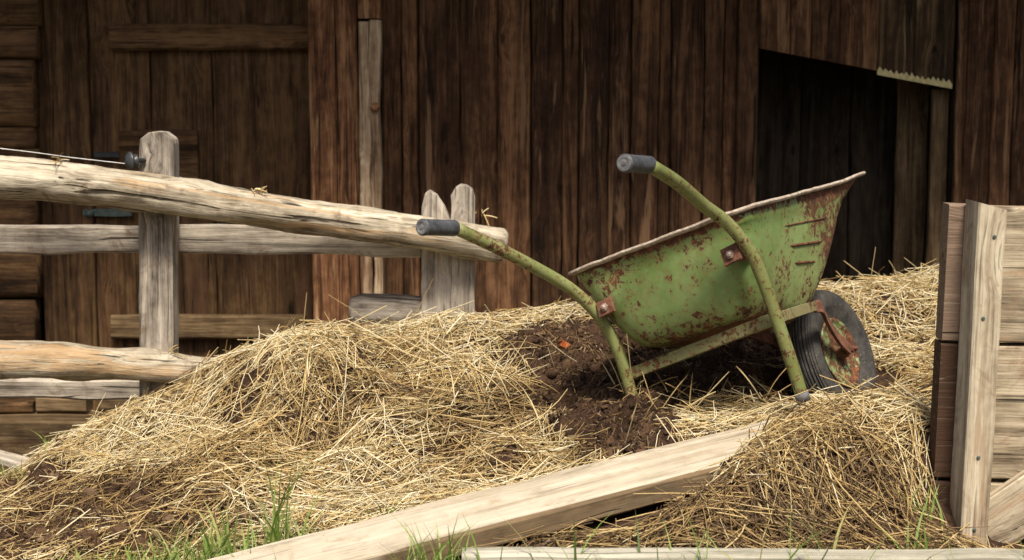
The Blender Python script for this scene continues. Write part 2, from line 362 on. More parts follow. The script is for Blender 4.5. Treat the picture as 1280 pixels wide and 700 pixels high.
d = np.sqrt((HX[..., None]-pts[:, 0])**2+(HY[..., None]-pts[:, 1])**2)
HZ = (d*d*np.log(d+1e-9))@Wt[:len(pts)]+Wt[-3]+Wt[-2]*HX+Wt[-1]*HY
del d
HB = HZ.copy()
PXg, PYg = pix(HX, HY, HZ)
def inpoly(x, y, poly):
    r = np.zeros(np.shape(x), bool); n = len(poly)
    for i in range(n):
        x0, y0 = poly[i]; x1, y1 = poly[(i+1) % n]
        c = ((y0 > y) != (y1 > y)) & (x < (x1-x0)*(y-y0)/(y1-y0+1e-12)+x0); r ^= c
    return r
def softpoly(x, y, poly, wob=14, s=60):
    wx = x+(fbm(x/18, y/18, 71, 3)-.5)*2*wob; wy = y+(fbm(x/18, y/18, 77, 3)-.5)*2*wob
    return inpoly(wx, wy, poly)
MAN = [(648, 412), (632, 432), (655, 455), (668, 500), (705, 545), (738, 572), (800, 575), (845, 548), (850, 525), (880, 510), (985, 490), (985, 400), (770, 398), (700, 402)]
LOW = [(-60, 610), (60, 575), (120, 600), (200, 600), (300, 625), (330, 690), (330, 720), (-60, 720)]
PADY = [(660, 640), (800, 590), (900, 600), (1010, 640), (1150, 650), (1250, 650), (1250, 700), (600, 700)]
man = softpoly(PXg, PYg, MAN).astype(float); low = softpoly(PXg, PYg, LOW).astype(float)
# lumps
HZ = HZ-.038+(fbm(HX*5, HY*5, 2, 3)-.5)*.10*(1-.35*man)+.02*man
HZ = HZ+(fbm(HX*12, HY*12, 12, 3)-.5)*.06+man*((fbm(HX*15, HY*15, 22, 4)-.5)*.10)+low*((fbm(HX*13, HY*13, 32, 4)-.5)*.10)
fringe = np.clip(np.minimum(np.minimum(HX-hx[0], hx[-1]-HX)/.3, np.minimum((HY-hy[0])/.12, (hy[-1]-HY)/.3)), 0, 1)
# keep the bed clear below the loose plank
pA = at(270, 697, 3.47); pB = at(1010, 513, 4.03)
pd = unit(np.array([pB[0]-pA[0], pB[1]-pA[1]])); pn = np.array([pd[1], -pd[0]])
sl = (HX-pA[0])*pd[0]+(HY-pA[1])*pd[1]; sw = (HX-pA[0])*pn[0]+(HY-pA[1])*pn[1]
Lp = np.hypot(pB[0]-pA[0], pB[1]-pA[1])
topz = pA[2]+(pB[2]-pA[2])*(sl/Lp)
lim = 1.50-np.clip(sw, 0, .3)*1.25+(fbm(HX*10, HY*10, 58, 2)-.5)*.10
cov = (sw > .02) & (sw < .36) & (sl >= lim) & (sl < Lp+.25)
HZ = np.where(cov, np.maximum(HZ, topz+.012), HZ)
SM = HZ.copy()
for _ in range(70):
    Q = np.pad(SM, 1, mode='edge'); SM = (Q[:-2, 1:-1]+Q[2:, 1:-1]+Q[1:-1, :-2]+Q[1:-1, 2:]+4*SM)/8
nearc = np.clip(1-np.maximum(np.abs(sw-.42)-.38, 0)/.10, 0, 1)*np.clip(1-np.maximum(np.abs(sl-1.50)-.50, 0)/.30, 0, 1)
nearc = nearc*nearc*(3-2*nearc)
HZ = HZ*(1-nearc)+(SM+.004+.03*(fbm(HX*9, HY*9, 8, 3)-.5))*nearc
inpl = (sw > -.02) & (sw < .30) & (sl < lim)
HZ = np.where(inpl, np.minimum(HZ, topz-.085), HZ)
for (qx, qy, qr, qd) in ((.76, 4.00, .09, .035), (.93, 4.62, .16, .055), (1.10, 4.62, .14, .04), (.33, 4.31, .11, -.045), (-.56, 4.46, .07, .075), (-.50, 4.50, .06, .04)):
    HZ = HZ-qd*np.exp(-((HX-qx)**2+(HY-qy)**2)/qr**2)
HZ = HZ*fringe+(terr(HX, HY)-.06)*(1-fringe)
heap = np_mesh('manure_heap', np.stack([HX.ravel(), HY.ravel(), HZ.ravel()], 1), grid_faces(len(hx), len(hy)), M['manure'])
tag(heap, 'dark brown manure showing between the straw of the heap', 'manure', kind='stuff')
def hz(x, y):
    fx = np.clip((x-hx[0])/(hx[1]-hx[0]), 0, len(hx)-1.001); fy = np.clip((y-hy[0])/(hy[1]-hy[0]), 0, len(hy)-1.001)
    i = fx.astype(int); j = fy.astype(int); a = fx-i; b = fy-j
    return (HZ[j, i]*(1-a)+HZ[j, i+1]*a)*(1-b)+(HZ[j+1, i]*(1-a)+HZ[j+1, i+1]*a)*b
gxm = np.gradient(HB, axis=1)/(hx[1]-hx[0]); gym = np.gradient(HB, axis=0)/(hy[1]-hy[0])
def grad(x, y):
    i = np.clip(((x-hx[0])/(hx[1]-hx[0])).astype(int), 0, len(hx)-1); j = np.clip(((y-hy[0])/(hy[1]-hy[0])).astype(int), 0, len(hy)-1)
    return gxm[j, i], gym[j, i]
# ------------------------------------------------------------------ straw
R_BAR = np.array([[0.7491, 0.6243, -0.2216], [-0.5544, 0.7739, 0.3062], [0.3626, -0.1065, 0.9258]]); T_BAR = np.array([0.484, 4.058, -0.915+CZ])
def strands(name, P0, az, el, L, wid, curv, rnd, lift, mat, rings=5, prism=True, follow=True, droop=0.35):
    n = len(P0); t = np.linspace(0, 1, rings)
    pts_ = np.zeros((n, rings, 3)); step = L/(rings-1)
    a = az.copy(); x = P0[:, 0]-np.cos(a)*L*.5; y = P0[:, 1]-np.sin(a)*L*.5
    mid = (rings-1)/2
    for k in range(rings):
        pts_[:, k, 0] = x; pts_[:, k, 1] = y
        x = x+np.cos(a)*step*np.cos(el); y = y+np.sin(a)*step*np.cos(el); a = a+curv/(rings-1)
    if follow:
        zs = np.stack([hz(pts_[:, k, 0], pts_[:, k, 1]) for k in range(rings)], 1)
        # stiff stems: a straight line blended with the ground shape
        z0 = zs[:, 0]; z1 = zs[:, -1]; lin = z0[:, None]+(z1-z0)[:, None]*t
        up = np.maximum((zs-lin).max(1), 0)
        zl = lin+up[:, None]*(.25+.75*np.sin(t*PI))
        zm = hz(pts_[:, rings//2, 0], pts_[:, rings//2, 1]); st = zm[:, None]+(z1-z0)[:, None]*.9*(t-.5)
        kk = (rng.random(n) < .6)[:, None]
        pts_[:, :, 2] = np.where(kk, st, .45*zs+.55*zl)+lift[:, None]+(np.sin(el)*L)[:, None]*(t-.35)
    else:
        pts_[:, :, 2] = P0[:, 2:3]+(np.sin(el)*L)[:, None]*t-droop*(L[:, None])*t**2
    T = np.gradient(pts_, axis=1); T /= np.linalg.norm(T, axis=2, keepdims=True)+1e-9
    rv = rng.normal(size=(n, 1, 3)); rv[..., 2] *= .5
    Bv = np.cross(T, rv); Bv /= np.linalg.norm(Bv, axis=2, keepdims=True)+1e-9; Cv = np.cross(T, Bv)
    w = wid[:, None, None]*.5*np.where((t == 0) | (t == 1), .75, 1)[None, :, None]
    if prism:
        m = 3; ang = [0, 2*PI/3, 4*PI/3]
        V = np.stack([pts_+(Bv*math.cos(q)+Cv*math.sin(q)*.8)*w for q in ang], 2)
    else:
        m = 2; V = np.stack([pts_-Bv*w, pts_+Bv*w], 2)
    V = V.reshape(-1, 3); base = (np.arange(n)*rings*m)[:, None]
    fl = []
    for k in range(rings-1):
        for q in range(m if m > 2 else 1):
            fl.append([k*m+q, k*m+(q+1) % m, (k+1)*m+(q+1) % m, (k+1)*m+q])
    Fq = (base[:, None, :]+np.array(fl)[None, :, :]).reshape(-1, 4) if False else (base[:, :, None]+np.array(fl)[None]).reshape(-1, 4)
    g = np.zeros((n, rings, m, 3)); g[..., 0] = t[None, :, None]*L[:, None, None]+rnd[:, None, None]*50; g[..., 1] = rnd[:, None, None]*9
    return V, Fq, np.repeat(rnd, rings*m), g.reshape(-1, 3)
def blocked(x, y, z):
    """inside the wheelbarrow's volume, on the loose plank or beyond the kerb"""
    q = (np.stack([x, y, z], -1)-T_BAR)@R_BAR
    tray = (np.abs(q[..., 0]) < .32) & (q[..., 1] > -.03) & (q[..., 1] < .95) & (q[..., 2] > .24)
    wheel = (np.abs(q[..., 0]) < .12) & ((q[..., 1]-.907)**2+(q[..., 2]-.173)**2 < .21**2)
    s_ = (x-pA[0])*pd[0]+(y-pA[1])*pd[1]; w_ = (x-pA[0])*pn[0]+(y-pA[1])*pn[1]
    e_ = 1.45+(fbm(x*9, y*9, 55, 2)-.5)*.16
    # the straw covers the far near-side corner of the plank first
    e_ = e_-np.clip(w_, 0, .3)*1.25
    plk = (w_ > -.012) & (w_ < .27) & (s_ < e_)
    bin_ = (x > 1.025) & (y > 3.57) & (y < 3.80)
    kerb = (y < 3.36) & (x > -.15)
    return tray | wheel | plk | bin_ | kerb
def dens(x, y):
    z = hz(x, y); px, py = pix(x, y, z)
    m = softpoly(px, py, MAN); l = softpoly(px, py, LOW, 20)
    d = np.ones(np.shape(x)); d[m] = .055
    ub = m & (px > 800); d[ub] = .26
    d[l] = .33
    bare = fbm(x*6, y*6, 91, 3); d *= np.where((bare > .58) & ~((px > 840) & (py > 500)), .28, 1)
    return d, m, l, px, py
VV = []; FF = []; RR = []; GG = []; off = 0
def put(V, Fq, r, g):
    global off
    VV.append(V); FF.append(Fq+off); RR.append(r); GG.append(g); off += len(V)
def filt(args, keep): return [q[keep] for q in args]
def make_layer(ncl, per, lenr, widr, liftr, jitA, spread, cbias, prism, rings=5, elsd=.1, reg=None, flowmix=.55):
    cx_ = rng.uniform(-2.1, 1.7, ncl); cy_ = rng.uniform(3.15, 6.1, ncl)
    gx_, gy_ = grad(cx_, cy_); down = np.arctan2(-gy_, -gx_)
    fl = fbm(cx_*1.8, cy_*1.8, 5, 2)*4*PI
    steep = .55*np.clip(np.hypot(gx_, gy_)/.6, 0, 1)
    base = np.where(rng.random(ncl) < flowmix*steep+.15, down+rng.normal(0, .5, ncl), fl+rng.normal(0, .6, ncl))
    ccur = rng.normal(0, .5, ncl); ccol = rng.normal(0, .10, ncl)
    idx = np.repeat(np.arange(ncl), per); n = len(idx)
    x = cx_[idx]+rng.normal(0, spread, n); y = cy_[idx]+rng.normal(0, spread, n)
    az = base[idx]+rng.normal(0, jitA, n)+(rng.random(n) < .5)*PI
    L = rng.uniform(*lenr, n)*(.6+.8*rng.random(n)**2); wid = rng.uniform(*widr, n)
    qx_, qy_ = grad(x, y); gm = np.hypot(qx_, qy_); dn = np.arctan2(-qy_, -qx_); cb_ = 1/np.sqrt(1+(gm*1.15)**2)
    De = az-dn; az = dn+np.arctan2(np.sin(De), np.cos(De)*cb_); L = L*np.sqrt(np.sin(De)**2+(np.cos(De)*cb_)**2)
    cur = ccur[idx]*.5+rng.normal(0, .22, n); el = rng.normal(0, elsd, n)
    lift = rng.uniform(*liftr, n)
    d, m, l, px, py = dens(x, y)
    keep = rng.random(n) < d
    for s in (-.4, .4): keep &= rng.random(n) < np.where(dens(x+np.cos(az)*L*s, y+np.sin(az)*L*s)[1], .25, 1)
    z = hz(x, y)
    # also test both ends against solid things
    for s in (-.45, -.2, 0, .2, .45):
        xx = x+np.cos(az)*L*s; yy = y+np.sin(az)*L*s
        keep &= ~blocked(xx, yy, hz(xx, yy)+lift+.01)
    age = fbm(x*2.6, y*2.6, 63, 3)
    pd_ = inpoly(px, py, PADY)
    rnd = .67+cbias+ccol[idx]+rng.normal(0, .21, n)-np.clip(age-.46, 0, 1)*1.25-.20*l-.09*pd_-.30*m
    rnd = np.clip(rnd, 0, 1)
    P0 = np.stack([x, y, z], 1)
    P0, az, el, L, wid, cur, rnd, lift = filt([P0, az, el, L, wid, cur, rnd, lift], keep)
    put(*strands('s', P0, az, el, L, wid, cur, rnd, lift, None, rings, prism))
make_layer(3800, 14, (.03, .12), (.0020, .0048), (-.012, .004), 1.3, .09, -.30, False, 3, .12, flowmix=.2)
make_layer(6400, 10, (.05, .18), (.0019, .0040), (-.004, .016), .85, .055, -.06, True, 4, .13, flowmix=.3)
make_layer(2900, 10, (.08, .24), (.0022, .0046), (.002, .028), .55, .045, .13, True, 4, .13, flowmix=.4)
make_layer(15000, 1, (.06, .28), (.0020, .0052), (.002, .034), 1.0, .11, .12, True, 5, .20)
make_layer(60000, 1, (.006, .035), (.0018, .0052), (-.002, .022), 1.0, .11, -.10, False, 3, .5)
# tufts hanging over the lip of the heap and tufts by the legs
def tuft(px, py, Y, n, az0, azj, el0, elj, L0, L1, rnd0, spread=.03, droop=.8):
    c = at(px, py, Y); 
    P0 = np.stack([c[0]+rng.normal(0, spread, n), c[1]+rng.normal(0, spread*.6, n), c[2]+rng.normal(0, spread*.4, n)], 1)
    az = az0+rng.normal(0, azj, n); el = el0+rng.normal(0, elj, n); L = rng.uniform(L0, L1, n)
    r = np.clip(rnd0+rng.normal(0, .15, n), 0, 1)
    P0[:, 0] += np.cos(az)*L*.5; P0[:, 1] += np.sin(az)*L*.5
    put(*strands('t', P0, az, el, L, rng.uniform(.003, .0058, n), rng.normal(0, .3, n), r, np.zeros(n), None, 7, True, False, droop))
for (px, py, Y) in ((395, 434, 4.58),):
    tuft(px, py-4, Y+.06, 26, -PI/2, .8, .15, .45, .08, .22, .60, .05, .7)
for (px, py, Y) in ((575, 455, 4.6), (605, 462, 4.58)):
    tuft(px, py, Y, 12, -PI/2+.55, .6, .1, .3, .12, .26, .62, .05, .6)
for (px, py, Y, n) in ((800, 500, 4.3, 40), (820, 520, 4.2, 40), (790, 492, 4.35, 22), (860, 505, 4.3, 50), (900, 505, 4.3, 50), (940, 505, 4.25, 40)):
    tuft(px, py, Y, n//4, PI/4, 1.4, .35, .4, .06, .18, .5, .035, .15)
for (px, py, Y, n) in ((322, 238, 5.19, 12), (75, 200, 5.12, 9), (215, 441, 5.18, 8), (600, 268, 5.33, 6)):
    tuft(px, py, Y, n, 0, 1.6, .1, .4, .02, .05, .6, .010, .2)
nl = 130; sl_ = rng.uniform(.0, 1.35, nl)**.9; wl_ = rng.uniform(.01, .21, nl)
Pl = np.array([[pA[0]+pd[0]*a+pn[0]*c, pA[1]+pd[1]*a+pn[1]*c, pA[2]+(pB[2]-pA[2])*a/Lp+.001-.05*c] for a, c in zip(sl_, wl_)])
Ll = rng.uniform(.006, .05, nl); azl = rng.uniform(0, PI, nl); Pl[:, 0] += np.cos(azl)*Ll*.5; Pl[:, 1] += np.sin(azl)*Ll*.5
put(*strands('l', Pl, azl, np.cos(azl)*.15, Ll, rng.uniform(.0015, .004, nl), rng.normal(0, .6, nl), rng.uniform(.1, .6, nl), np.zeros(nl), None, 4, True, False, .0))
# single stems standing up, as in the photograph
for (x0, y0, Y, x1, y1) in ((1088, 352, 5.5, 1092, 306), (378, 425, 4.7, 380, 362), (693, 460, 4.6, 686, 432), (780, 560, 3.98, 790, 500), (752, 452, 4.5, 776, 500), (792, 490, 4.35, 788, 412), (985, 500, 4.0, 905, 525), (1010, 488, 3.98, 905, 530), (1000, 492, 3.97, 910, 524), (990, 505, 3.96, 925, 536), (860, 520, 4.2, 905, 462), (700, 405, 5.1, 655, 376), (430, 410, 4.8, 480, 380), (150, 512, 4.85, 215, 478), (110, 540, 4.8, 175, 492), (235, 478, 4.9, 268, 432), (1145, 350, 5.6, 1120, 338), (1075, 362, 5.5, 1120, 345), (200, 560, 4.2, 330, 470), (330, 640, 3.8, 337, 585)):
    a = at(x0, y0, Y); b = at(x1, y1, Y-.03); dd = b-a; L = np.array([np.linalg.norm(dd)*1.05]); 
    az = np.array([math.atan2(dd[1], dd[0])]); el = np.array([math.asin(max(-.99, min(.99, dd[2]/L[0])))])
    h_ = math.hypot(dd[0], dd[1]); P0 = a[None].copy(); P0[:, 0] += math.cos(az[0])*L[0]*.5; P0[:, 1] += math.sin(az[0])*L[0]*.5
    put(*strands('u', P0, az, el, L, np.array([.0042]), np.array([.06]), np.array([.75]), np.zeros(1), None, 6, True, False, .03))
# short brown fibres matted into the manure
nf = 90000; xf = rng.uniform(-2.1, 1.7, nf); yf_ = rng.uniform(3.15, 5.9, nf)
d_, m_, l_, a_, b_ = dens(xf, yf_); kf = (rng.random(nf) < np.where(m_, .8, np.where(l_, .45, .10))) & ~blocked(xf, yf_, hz(xf, yf_)+.01)
xf = xf[kf]; yf_ = yf_[kf]; nf = len(xf)
put(*strands('f', np.stack([xf, yf_, hz(xf, yf_)], 1), rng.uniform(0, 2*PI, nf), rng.normal(0, .45, nf), rng.uniform(.008, .04, nf), rng.uniform(.0014, .0034, nf), rng.normal(0, .8, nf), np.clip(rng.normal(.13, .12, nf), 0, .62), rng.uniform(-.002, .010, nf), None, 3, False))
V = np.vstack(VV); Fq = np.vstack(FF); print('straw verts', len(V), 'faces', len(Fq))
straw = np_mesh('straw', V, Fq, M['straw'], np.concatenate(RR), np.vstack(GG))
tag(straw, 'tangled golden straw bedding spread over the manure heap', 'straw', kind='stuff')
VV.clear(); FF.clear(); RR.clear(); GG.clear(); off = 0
# ------------------------------------------------------------------ crumbs of manure
bm = bmesh.new(); bmesh.ops.create_icosphere(bm, subdivisions=2, radius=1); ico = np.array([v.co[:] for v in bm.verts]); icf = np.array([[v.index for v in f.verts] for f in bm.faces]); bm.free()
bm = bmesh.new(); bmesh.ops.create_icosphere(bm, subdivisions=4, radius=1); ico4 = np.array([v.co[:] for v in bm.verts]); icf4 = np.array([[v.index for v in f.verts] for f in bm.faces]); bm.free()
def lumps(name, x, y, size, rnd, mat, label, cat, sink=.25, ico=ico, icf=icf, hf=0):
    n = len(x); z = hz(x, y)
    q = rng.normal(size=(n, 3, 3)); 
    sc = rng.uniform(.35, 1.5, (n, 1, 3))*size[:, None, None]
    ph = rng.uniform(0, 50, (n, 1))
    dsp = 1+.9*(vnoise(ico[None, :, 0]*1.7+ph, ico[None, :, 1]*1.7+ico[None, :, 2]*1.3+ph*.7, 4)-.5)+.5*(vnoise(ico[None, :, 0]*4+ph, ico[None, :, 1]*4-ico[None, :, 2]*3+ph, 6)-.5)
    if hf: dsp = dsp+hf*(vnoise(ico[None, :, 0]*9+ph, ico[None, :, 1]*9+ico[None, :, 2]*7+ph, 14)-.5)+hf*.6*(vnoise(ico[None, :, 0]*19+ico[None, :, 2]*13+ph, ico[None, :, 1]*19-ico[None, :, 2]*11+ph, 15)-.5)
    Vv = ico[None]*dsp[..., None]*sc
    an = rng.uniform(0, 2*PI, n); c, s = np.cos(an)[:, None], np.sin(an)[:, None]
    X = Vv[..., 0]*c-Vv[..., 1]*s; Y = Vv[..., 0]*s+Vv[..., 1]*c
    Vv = np.stack([X+x[:, None], Y+y[:, None], Vv[..., 2]+(z+size*sink)[:, None]], 2)
    Fv = (icf[None]+(np.arange(n)*len(ico))[:, None, None]).reshape(-1, 3)
    o = np_mesh(name, Vv.reshape(-1, 3), Fv, mat, np.repeat(rnd, len(ico)))
    return tag(o, label, cat, kind='stuff')
x = rng.uniform(-2.1, 1.7, 170000); y = rng.uniform(3.15, 5.9, 170000)
d_, m_, l_, px_, py_ = dens(x, y)
pr = np.where(m_, .55, np.where(l_, .38, .03))
k = (rng.random(len(x)) < pr) & ~blocked(x, y, hz(x, y)+.01)
x = x[k]; y = y[k]; m_ = m_[k]; l_ = l_[k]
sz = .0022+.0075*rng.random(len(x))**3+(rng.random(len(x)) < .02)*.010+0
print('crumbs', len(x))
xb = rng.uniform(-2.1, 1.7, 5200); yb = rng.uniform(3.15, 5.9, 5200); d_, mb_, lb_, _a, _b = dens(xb, yb)
kb = (rng.random(len(xb)) < np.where(mb_, .42, np.where(lb_, .24, .022))) & ~blocked(xb, yb, hz(xb, yb)+.02)
xb = xb[kb]; yb = yb[kb]; lb_ = lb_[kb]; print('clods', len(xb))
lumps('manure_clods', xb, yb, rng.uniform(.010, .026, len(xb)), np.clip(.30+rng.normal(0, .18, len(xb))+lb_*.28, 0, 1), M['crumb'], 'ragged wet clods of dung heaped below the wheelbarrow', 'manure', .0, ico4, icf4, .55)
lumps('manure_crumbs', x, y, sz, np.clip(.36+rng.normal(0, .26, len(x))+l_*.12, 0, 1), M['crumb'], 'crumbly dark brown manure spilling below the wheelbarrow', 'manure')
# ------------------------------------------------------------------ grass
x = []; y = []; hgt = []
def gt(px, py, Y, n, h, sp=.03):
    c = at(px, py, Y)
    n = int(n*1.5); x.extend(c[0]+rng.normal(0, sp, n)); y.extend(c[1]+rng.normal(0, sp, n)); hgt.extend(h*rng.uniform(.45, 1.1, n))
for (px, py, Y, n, h, sp) in ((110, 700, 3.5, 24, .12, .06), (160, 700, 3.48, 34, .13, .06), (205, 698, 3.46, 44, .14, .06), (240, 698, 3.5, 50, .17, .05), (270, 690, 3.55, 34, .17, .035), (290, 690, 3.55, 16, .15, .03), (325, 672, 3.62, 7, .12, .015), (345, 672, 3.62, 9, .30, .012), (362, 662, 3.64, 12, .17, .015), (392, 660, 3.66, 10, .06, .03), (480, 636, 3.75, 6, .09, .02), (495, 634, 3.76, 5, .09, .01),
     (425, 720, 3.2, 3, .12, .02), (515, 705, 3.25, 24, .14, .04), (535, 704, 3.25, 44, .20, .03), (560, 704, 3.25, 30, .15, .04), (590, 704, 3.22, 20, .11, .04), (620, 712, 3.2, 18, .12, .05), (655, 712, 3.2, 18, .14, .05), (700, 715, 3.2, 10, .14, .05), (760, 715, 3.2, 16, .12, .05), (800, 715, 3.2, 10, .13, .04), (900, 715, 3.2, 6, .08, .05), (1030, 700, 3.35, 8, .17, .02), (1145, 680, 3.42, 10, .14, .02), (1160, 640, 3.6, 9, .14, .02), (1190, 715, 3.2, 5, .14, .03), (30, 705, 3.5, 8, .08, .08), (20, 600, 4.7, 12, .10, .05), (60, 580, 5.0, 10, .1, .05)):
    gt(px, py, Y, n, h, sp)
for k in range(230):
    c_ = at(rng.uniform(40, 420), 700, 3.5); x.append(c_[0]); y.append(3.5+rng.uniform(-.12, .14)); hgt.append(rng.uniform(.03, .13))
for k in range(90):
    x.append(rng.uniform(-.15, 1.3)); y.append(rng.uniform(3.2, 3.27)); hgt.append(rng.uniform(.10, .24))
for k in range(2600):   # lawn in front of the heap, below the frame
    xx = rng.uniform(-2.6, 2.6); yy = rng.uniform(1.2, 3.22)
    if abs(xx) < yy*.36+.1 and yy > 2.6: 
        if rng.random() < .75: continue
    x.append(xx); y.append(yy); hgt.append(rng.uniform(.04, .10))
x = np.array(x); y = np.array(y); hgt = np.array(hgt); n = len(x)
az = rng.uniform(0, 2*PI, n); lean = rng.uniform(.15, .75, n)
z = np.where((y > 3.05), np.maximum(hz(x, y), terr(x, y)), terr(x, y))-.01
t = np.linspace(0, 1, 7); P = np.zeros((n, 7, 3))
P[..., 0] = x[:, None]+np.cos(az)[:, None]*(hgt*lean)[:, None]*t**2
P[..., 1] = y[:, None]+np.sin(az)[:, None]*(hgt*lean)[:, None]*t**2
P[..., 2] = z[:, None]+hgt[:, None]*(t-.28*lean[:, None]*t**3)
side = np.stack([-np.sin(az+rng.normal(0, .6, n)), np.cos(az+rng.normal(0, .6, n)), np.zeros(n)], 1)
wd = (rng.uniform(.0018, .0042, n)[:, None]*(1-t**1.6)+.0002)
Vg = np.stack([P-side[:, None]*wd[..., None], P+side[:, None]*wd[..., None]], 2)
fl = np.array([[k*2, k*2+1, k*2+3, k*2+2] for k in range(6)])
Fg = ((np.arange(n)*14)[:, None, None]+fl[None]).reshape(-1, 4)
rg = np.clip(rng.normal(.55, .27, n), 0, 1)
gr = np_mesh('grass', Vg.reshape(-1, 3), Fg, M['grass'], np.repeat(rg, 14), np.zeros((n*14, 3)))
tag(gr, 'green grass blades growing along the foot of the heap', 'grass', kind='stuff')
# ------------------------------------------------------------------ loose plank
pl = MB()
ctr = lambda s, w, dz: np.array([pA[0]+pd[0]*s+pn[0]*w, pA[1]+pd[1]*s+pn[1]*w, pA[2]+(pB[2]-pA[2])*s/Lp+dz])
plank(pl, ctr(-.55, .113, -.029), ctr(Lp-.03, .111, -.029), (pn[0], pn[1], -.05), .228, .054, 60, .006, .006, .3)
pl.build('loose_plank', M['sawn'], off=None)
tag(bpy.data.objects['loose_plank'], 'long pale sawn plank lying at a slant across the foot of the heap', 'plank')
# clod lying on the plank
b = MB(); c = at(736, 586, 3.86)
sc = ico*np.array([.020, .012, .006]); sc = sc*(1+.5*(vnoise(ico[:, 0]*2+3, ico[:, 1]*2+ico[:, 2], 5)-.5))[:, None]
b.add(sc+c+np.array([0, 0, .001]), icf, None, .4); b.build('dirt_clod', M['clod'], smooth=True)
tag(bpy.data.objects['dirt_clod'], 'small brown clod of dirt lying on the pale plank', 'clod')
# red leaf in manure
b = MB(); c = at(703, 437, 4.83); 
vs = []; 
for i in range(9):
    a = i/8*2*PI; r = .018*(1+.35*math.cos(3*a)); vs.append((c[0]+r*math.cos(a), c[1]-.03+.012*math.sin(a*2), c[2]+.02+r*math.sin(a)*.8))
top = [(p[0]+.001, p[1]+.002, p[2]+.001) for p in vs]
b.add(vs+top, [tuple(range(8, -1, -1)), tuple(range(9, 18))]+[(i, (i+1) % 9, (i+1) % 9+9, i+9) for i in range(9)], None, .5)
b.build('fallen_leaf', M['leaf']); tag(bpy.data.objects['fallen_leaf'], 'crumpled red and orange leaf lying in the dark manure', 'leaf')
# ------------------------------------------------------------------ timber edging at the bottom
b = MB(); a0 = at(578, 687, 3.33); a1 = at(1000, 684, 3.33); a2 = at(1330, 690, 3.33)
plank(b, (a0[0], 3.30, a0[2]-.115), (a2[0]+.5, 3.30, (a0[2]+a2[2])/2-.117), (0, 0, 1), .24, .06, 40, .004, .006, .7)
b.build('timber_edging', M['kerb']); tag(bpy.data.objects['timber_edging'], 'pale grey timber board edging the front foot of the heap', 'edging board')
# ------------------------------------------------------------------ wooden bin on the right
bn = empty('compost_bin', (1.09, 3.65, 0)); OB = (1.09, 3.65, 0)
tag(bn, 'rough wooden plank bin with a square corner post at the right', 'compost bin')
Yp = 3.60
pt = at(1240, 258, Yp); pb_ = at(1215, 672, Yp)
b = MB(); lean = (pt[0]-pb_[0])
plank(b, (pb_[0]+.002, Yp+.055, -.16), (pt[0]+.004, Yp+.055, pt[2]), (1, 0, 0), .066, .11, 24, .0025, .004, .2, endslope=(0, -.25))
b.build('corner_post', M['binpost'], bn, off=OB)
Yq = Yp+.145
ys = [(256, 427), (428, 597), (599, 790)]
for i, (ya, yb) in enumerate(ys):
    zt = at(1180, ya, Yq)[2]; zb = at(1180, yb, Yq)[2]; zm = (zt+zb)/2
    x0 = at(1184 if i == 0 else (1174 if i == 1 else 1163), (ya+yb)/2, Yq)[0] - (.0 if i else .0)
    b = MB(); plank(b, (x0-.012, Yq, zm+.003), (x0+1.3, Yq-.03, zm-.02), (0, 0, 1), zt-zb-.004, .065, 26, .003, .004, .13+.3*i)
    b.build('front_plank', M['binred'] if i == 0 else M['bin'], bn, off=OB)
for (px, py) in ((1243, 296), (1229, 398), (1223, 572), (1218, 662)):
    c = at(px, py, Yp-.001); b = MB(); lathe(b, [(0, .0045), (.0015, .0045), (.0025, .003), (.0025, 0)], c, (0, -1, 0), 10); b.build('nail', M['hinge'], bn, off=OB)
b = MB(); p0 = at(1236, 652, Yp+.03); p1 = at(1330, 582, Yp-.02)
plank(b, p0+np.array([-.0, .03, -.03]), p1+np.array([.3, .02, .17]), (0, 0, 1), .13, .04, 14, .002, .003, .77); b.build('brace', M['binpost'], bn, off=OB)
b = MB(); plank(b, (x0+1.25, Yq-.09, -.2), (x0+1.27, Yq-.09, .80), (1, 0, 0), .08, .08, 10, .002, .004, .9); b.build('corner_post', M['binpost'], bn, off=OB)
# ------------------------------------------------------------------ fence
fn = empty('wooden_fence', tuple(at(198, 520, 5.3))); OF = tuple(at(198, 520, 5.3))
tag(fn, 'weathered rustic fence of round log rails and squared rails', 'fence')
def postz(name, xa, xb, ytop, ybot, Y, thk, m, rnd, pts_=None, par=fn, off=OF, tw=None):
    """flat post with shaped top: pts_ are extra (frac, drop px) top profile"""
    a = at((xa+xb)/2, ytop, Y); c = at((xa+xb)/2, ybot, Y); w = (xb-xa)/F*Y*1.005
    b = MB(); prof = pts_ or [(0, 8), (.18, 0), (.82, 0), (1, 8)]
    segs = 18; n = len(prof); vs = []; gs = []
    s = Y/F; ph = random.random()*30
    for side in (-1, 1):
        for i in range(segs+1):
            t = i/segs
            for (fr, dr) in prof:
                zt = a[2]-dr*s*1.0; z_ = zt*(1-t)+c[2]*t
                X = a[0]+(c[0]-a[0])*t+(fr-.5)*w+(vnoise(t*12, ph+fr*20, 3)-.5)*.004
                vs.append((X, Y+side*thk/2, z_)); gs.append((t*(a[2]-c[2]), (fr-.5)*w, side*thk/2))
    fs = []; K = (segs+1)*n
    for i in range(segs):
        for k in range(n-1):
            q = i*n+k; fs.append((q, q+n, q+n+1, q+1)); fs.append((K+q, K+q+1, K+q+n+1, K+q+n))
        fs.append((i*n, K+i*n, K+(i+1)*n, (i+1)*n)); q = i*n+n-1; fs.append((q, q+n, K+q+n, K+q))
    for k in range(n-1): fs.append((k, k+1, K+k+1, K+k))
    b.add(vs, fs, gs, rnd); o = b.build(name, m, par, off=off)
    md = o.modifiers.new('b', 'BEVEL'); md.width = .004; md.segments = 2; md.limit_method = 'ANGLE'; md.angle_limit = math.radians(35)
    return o
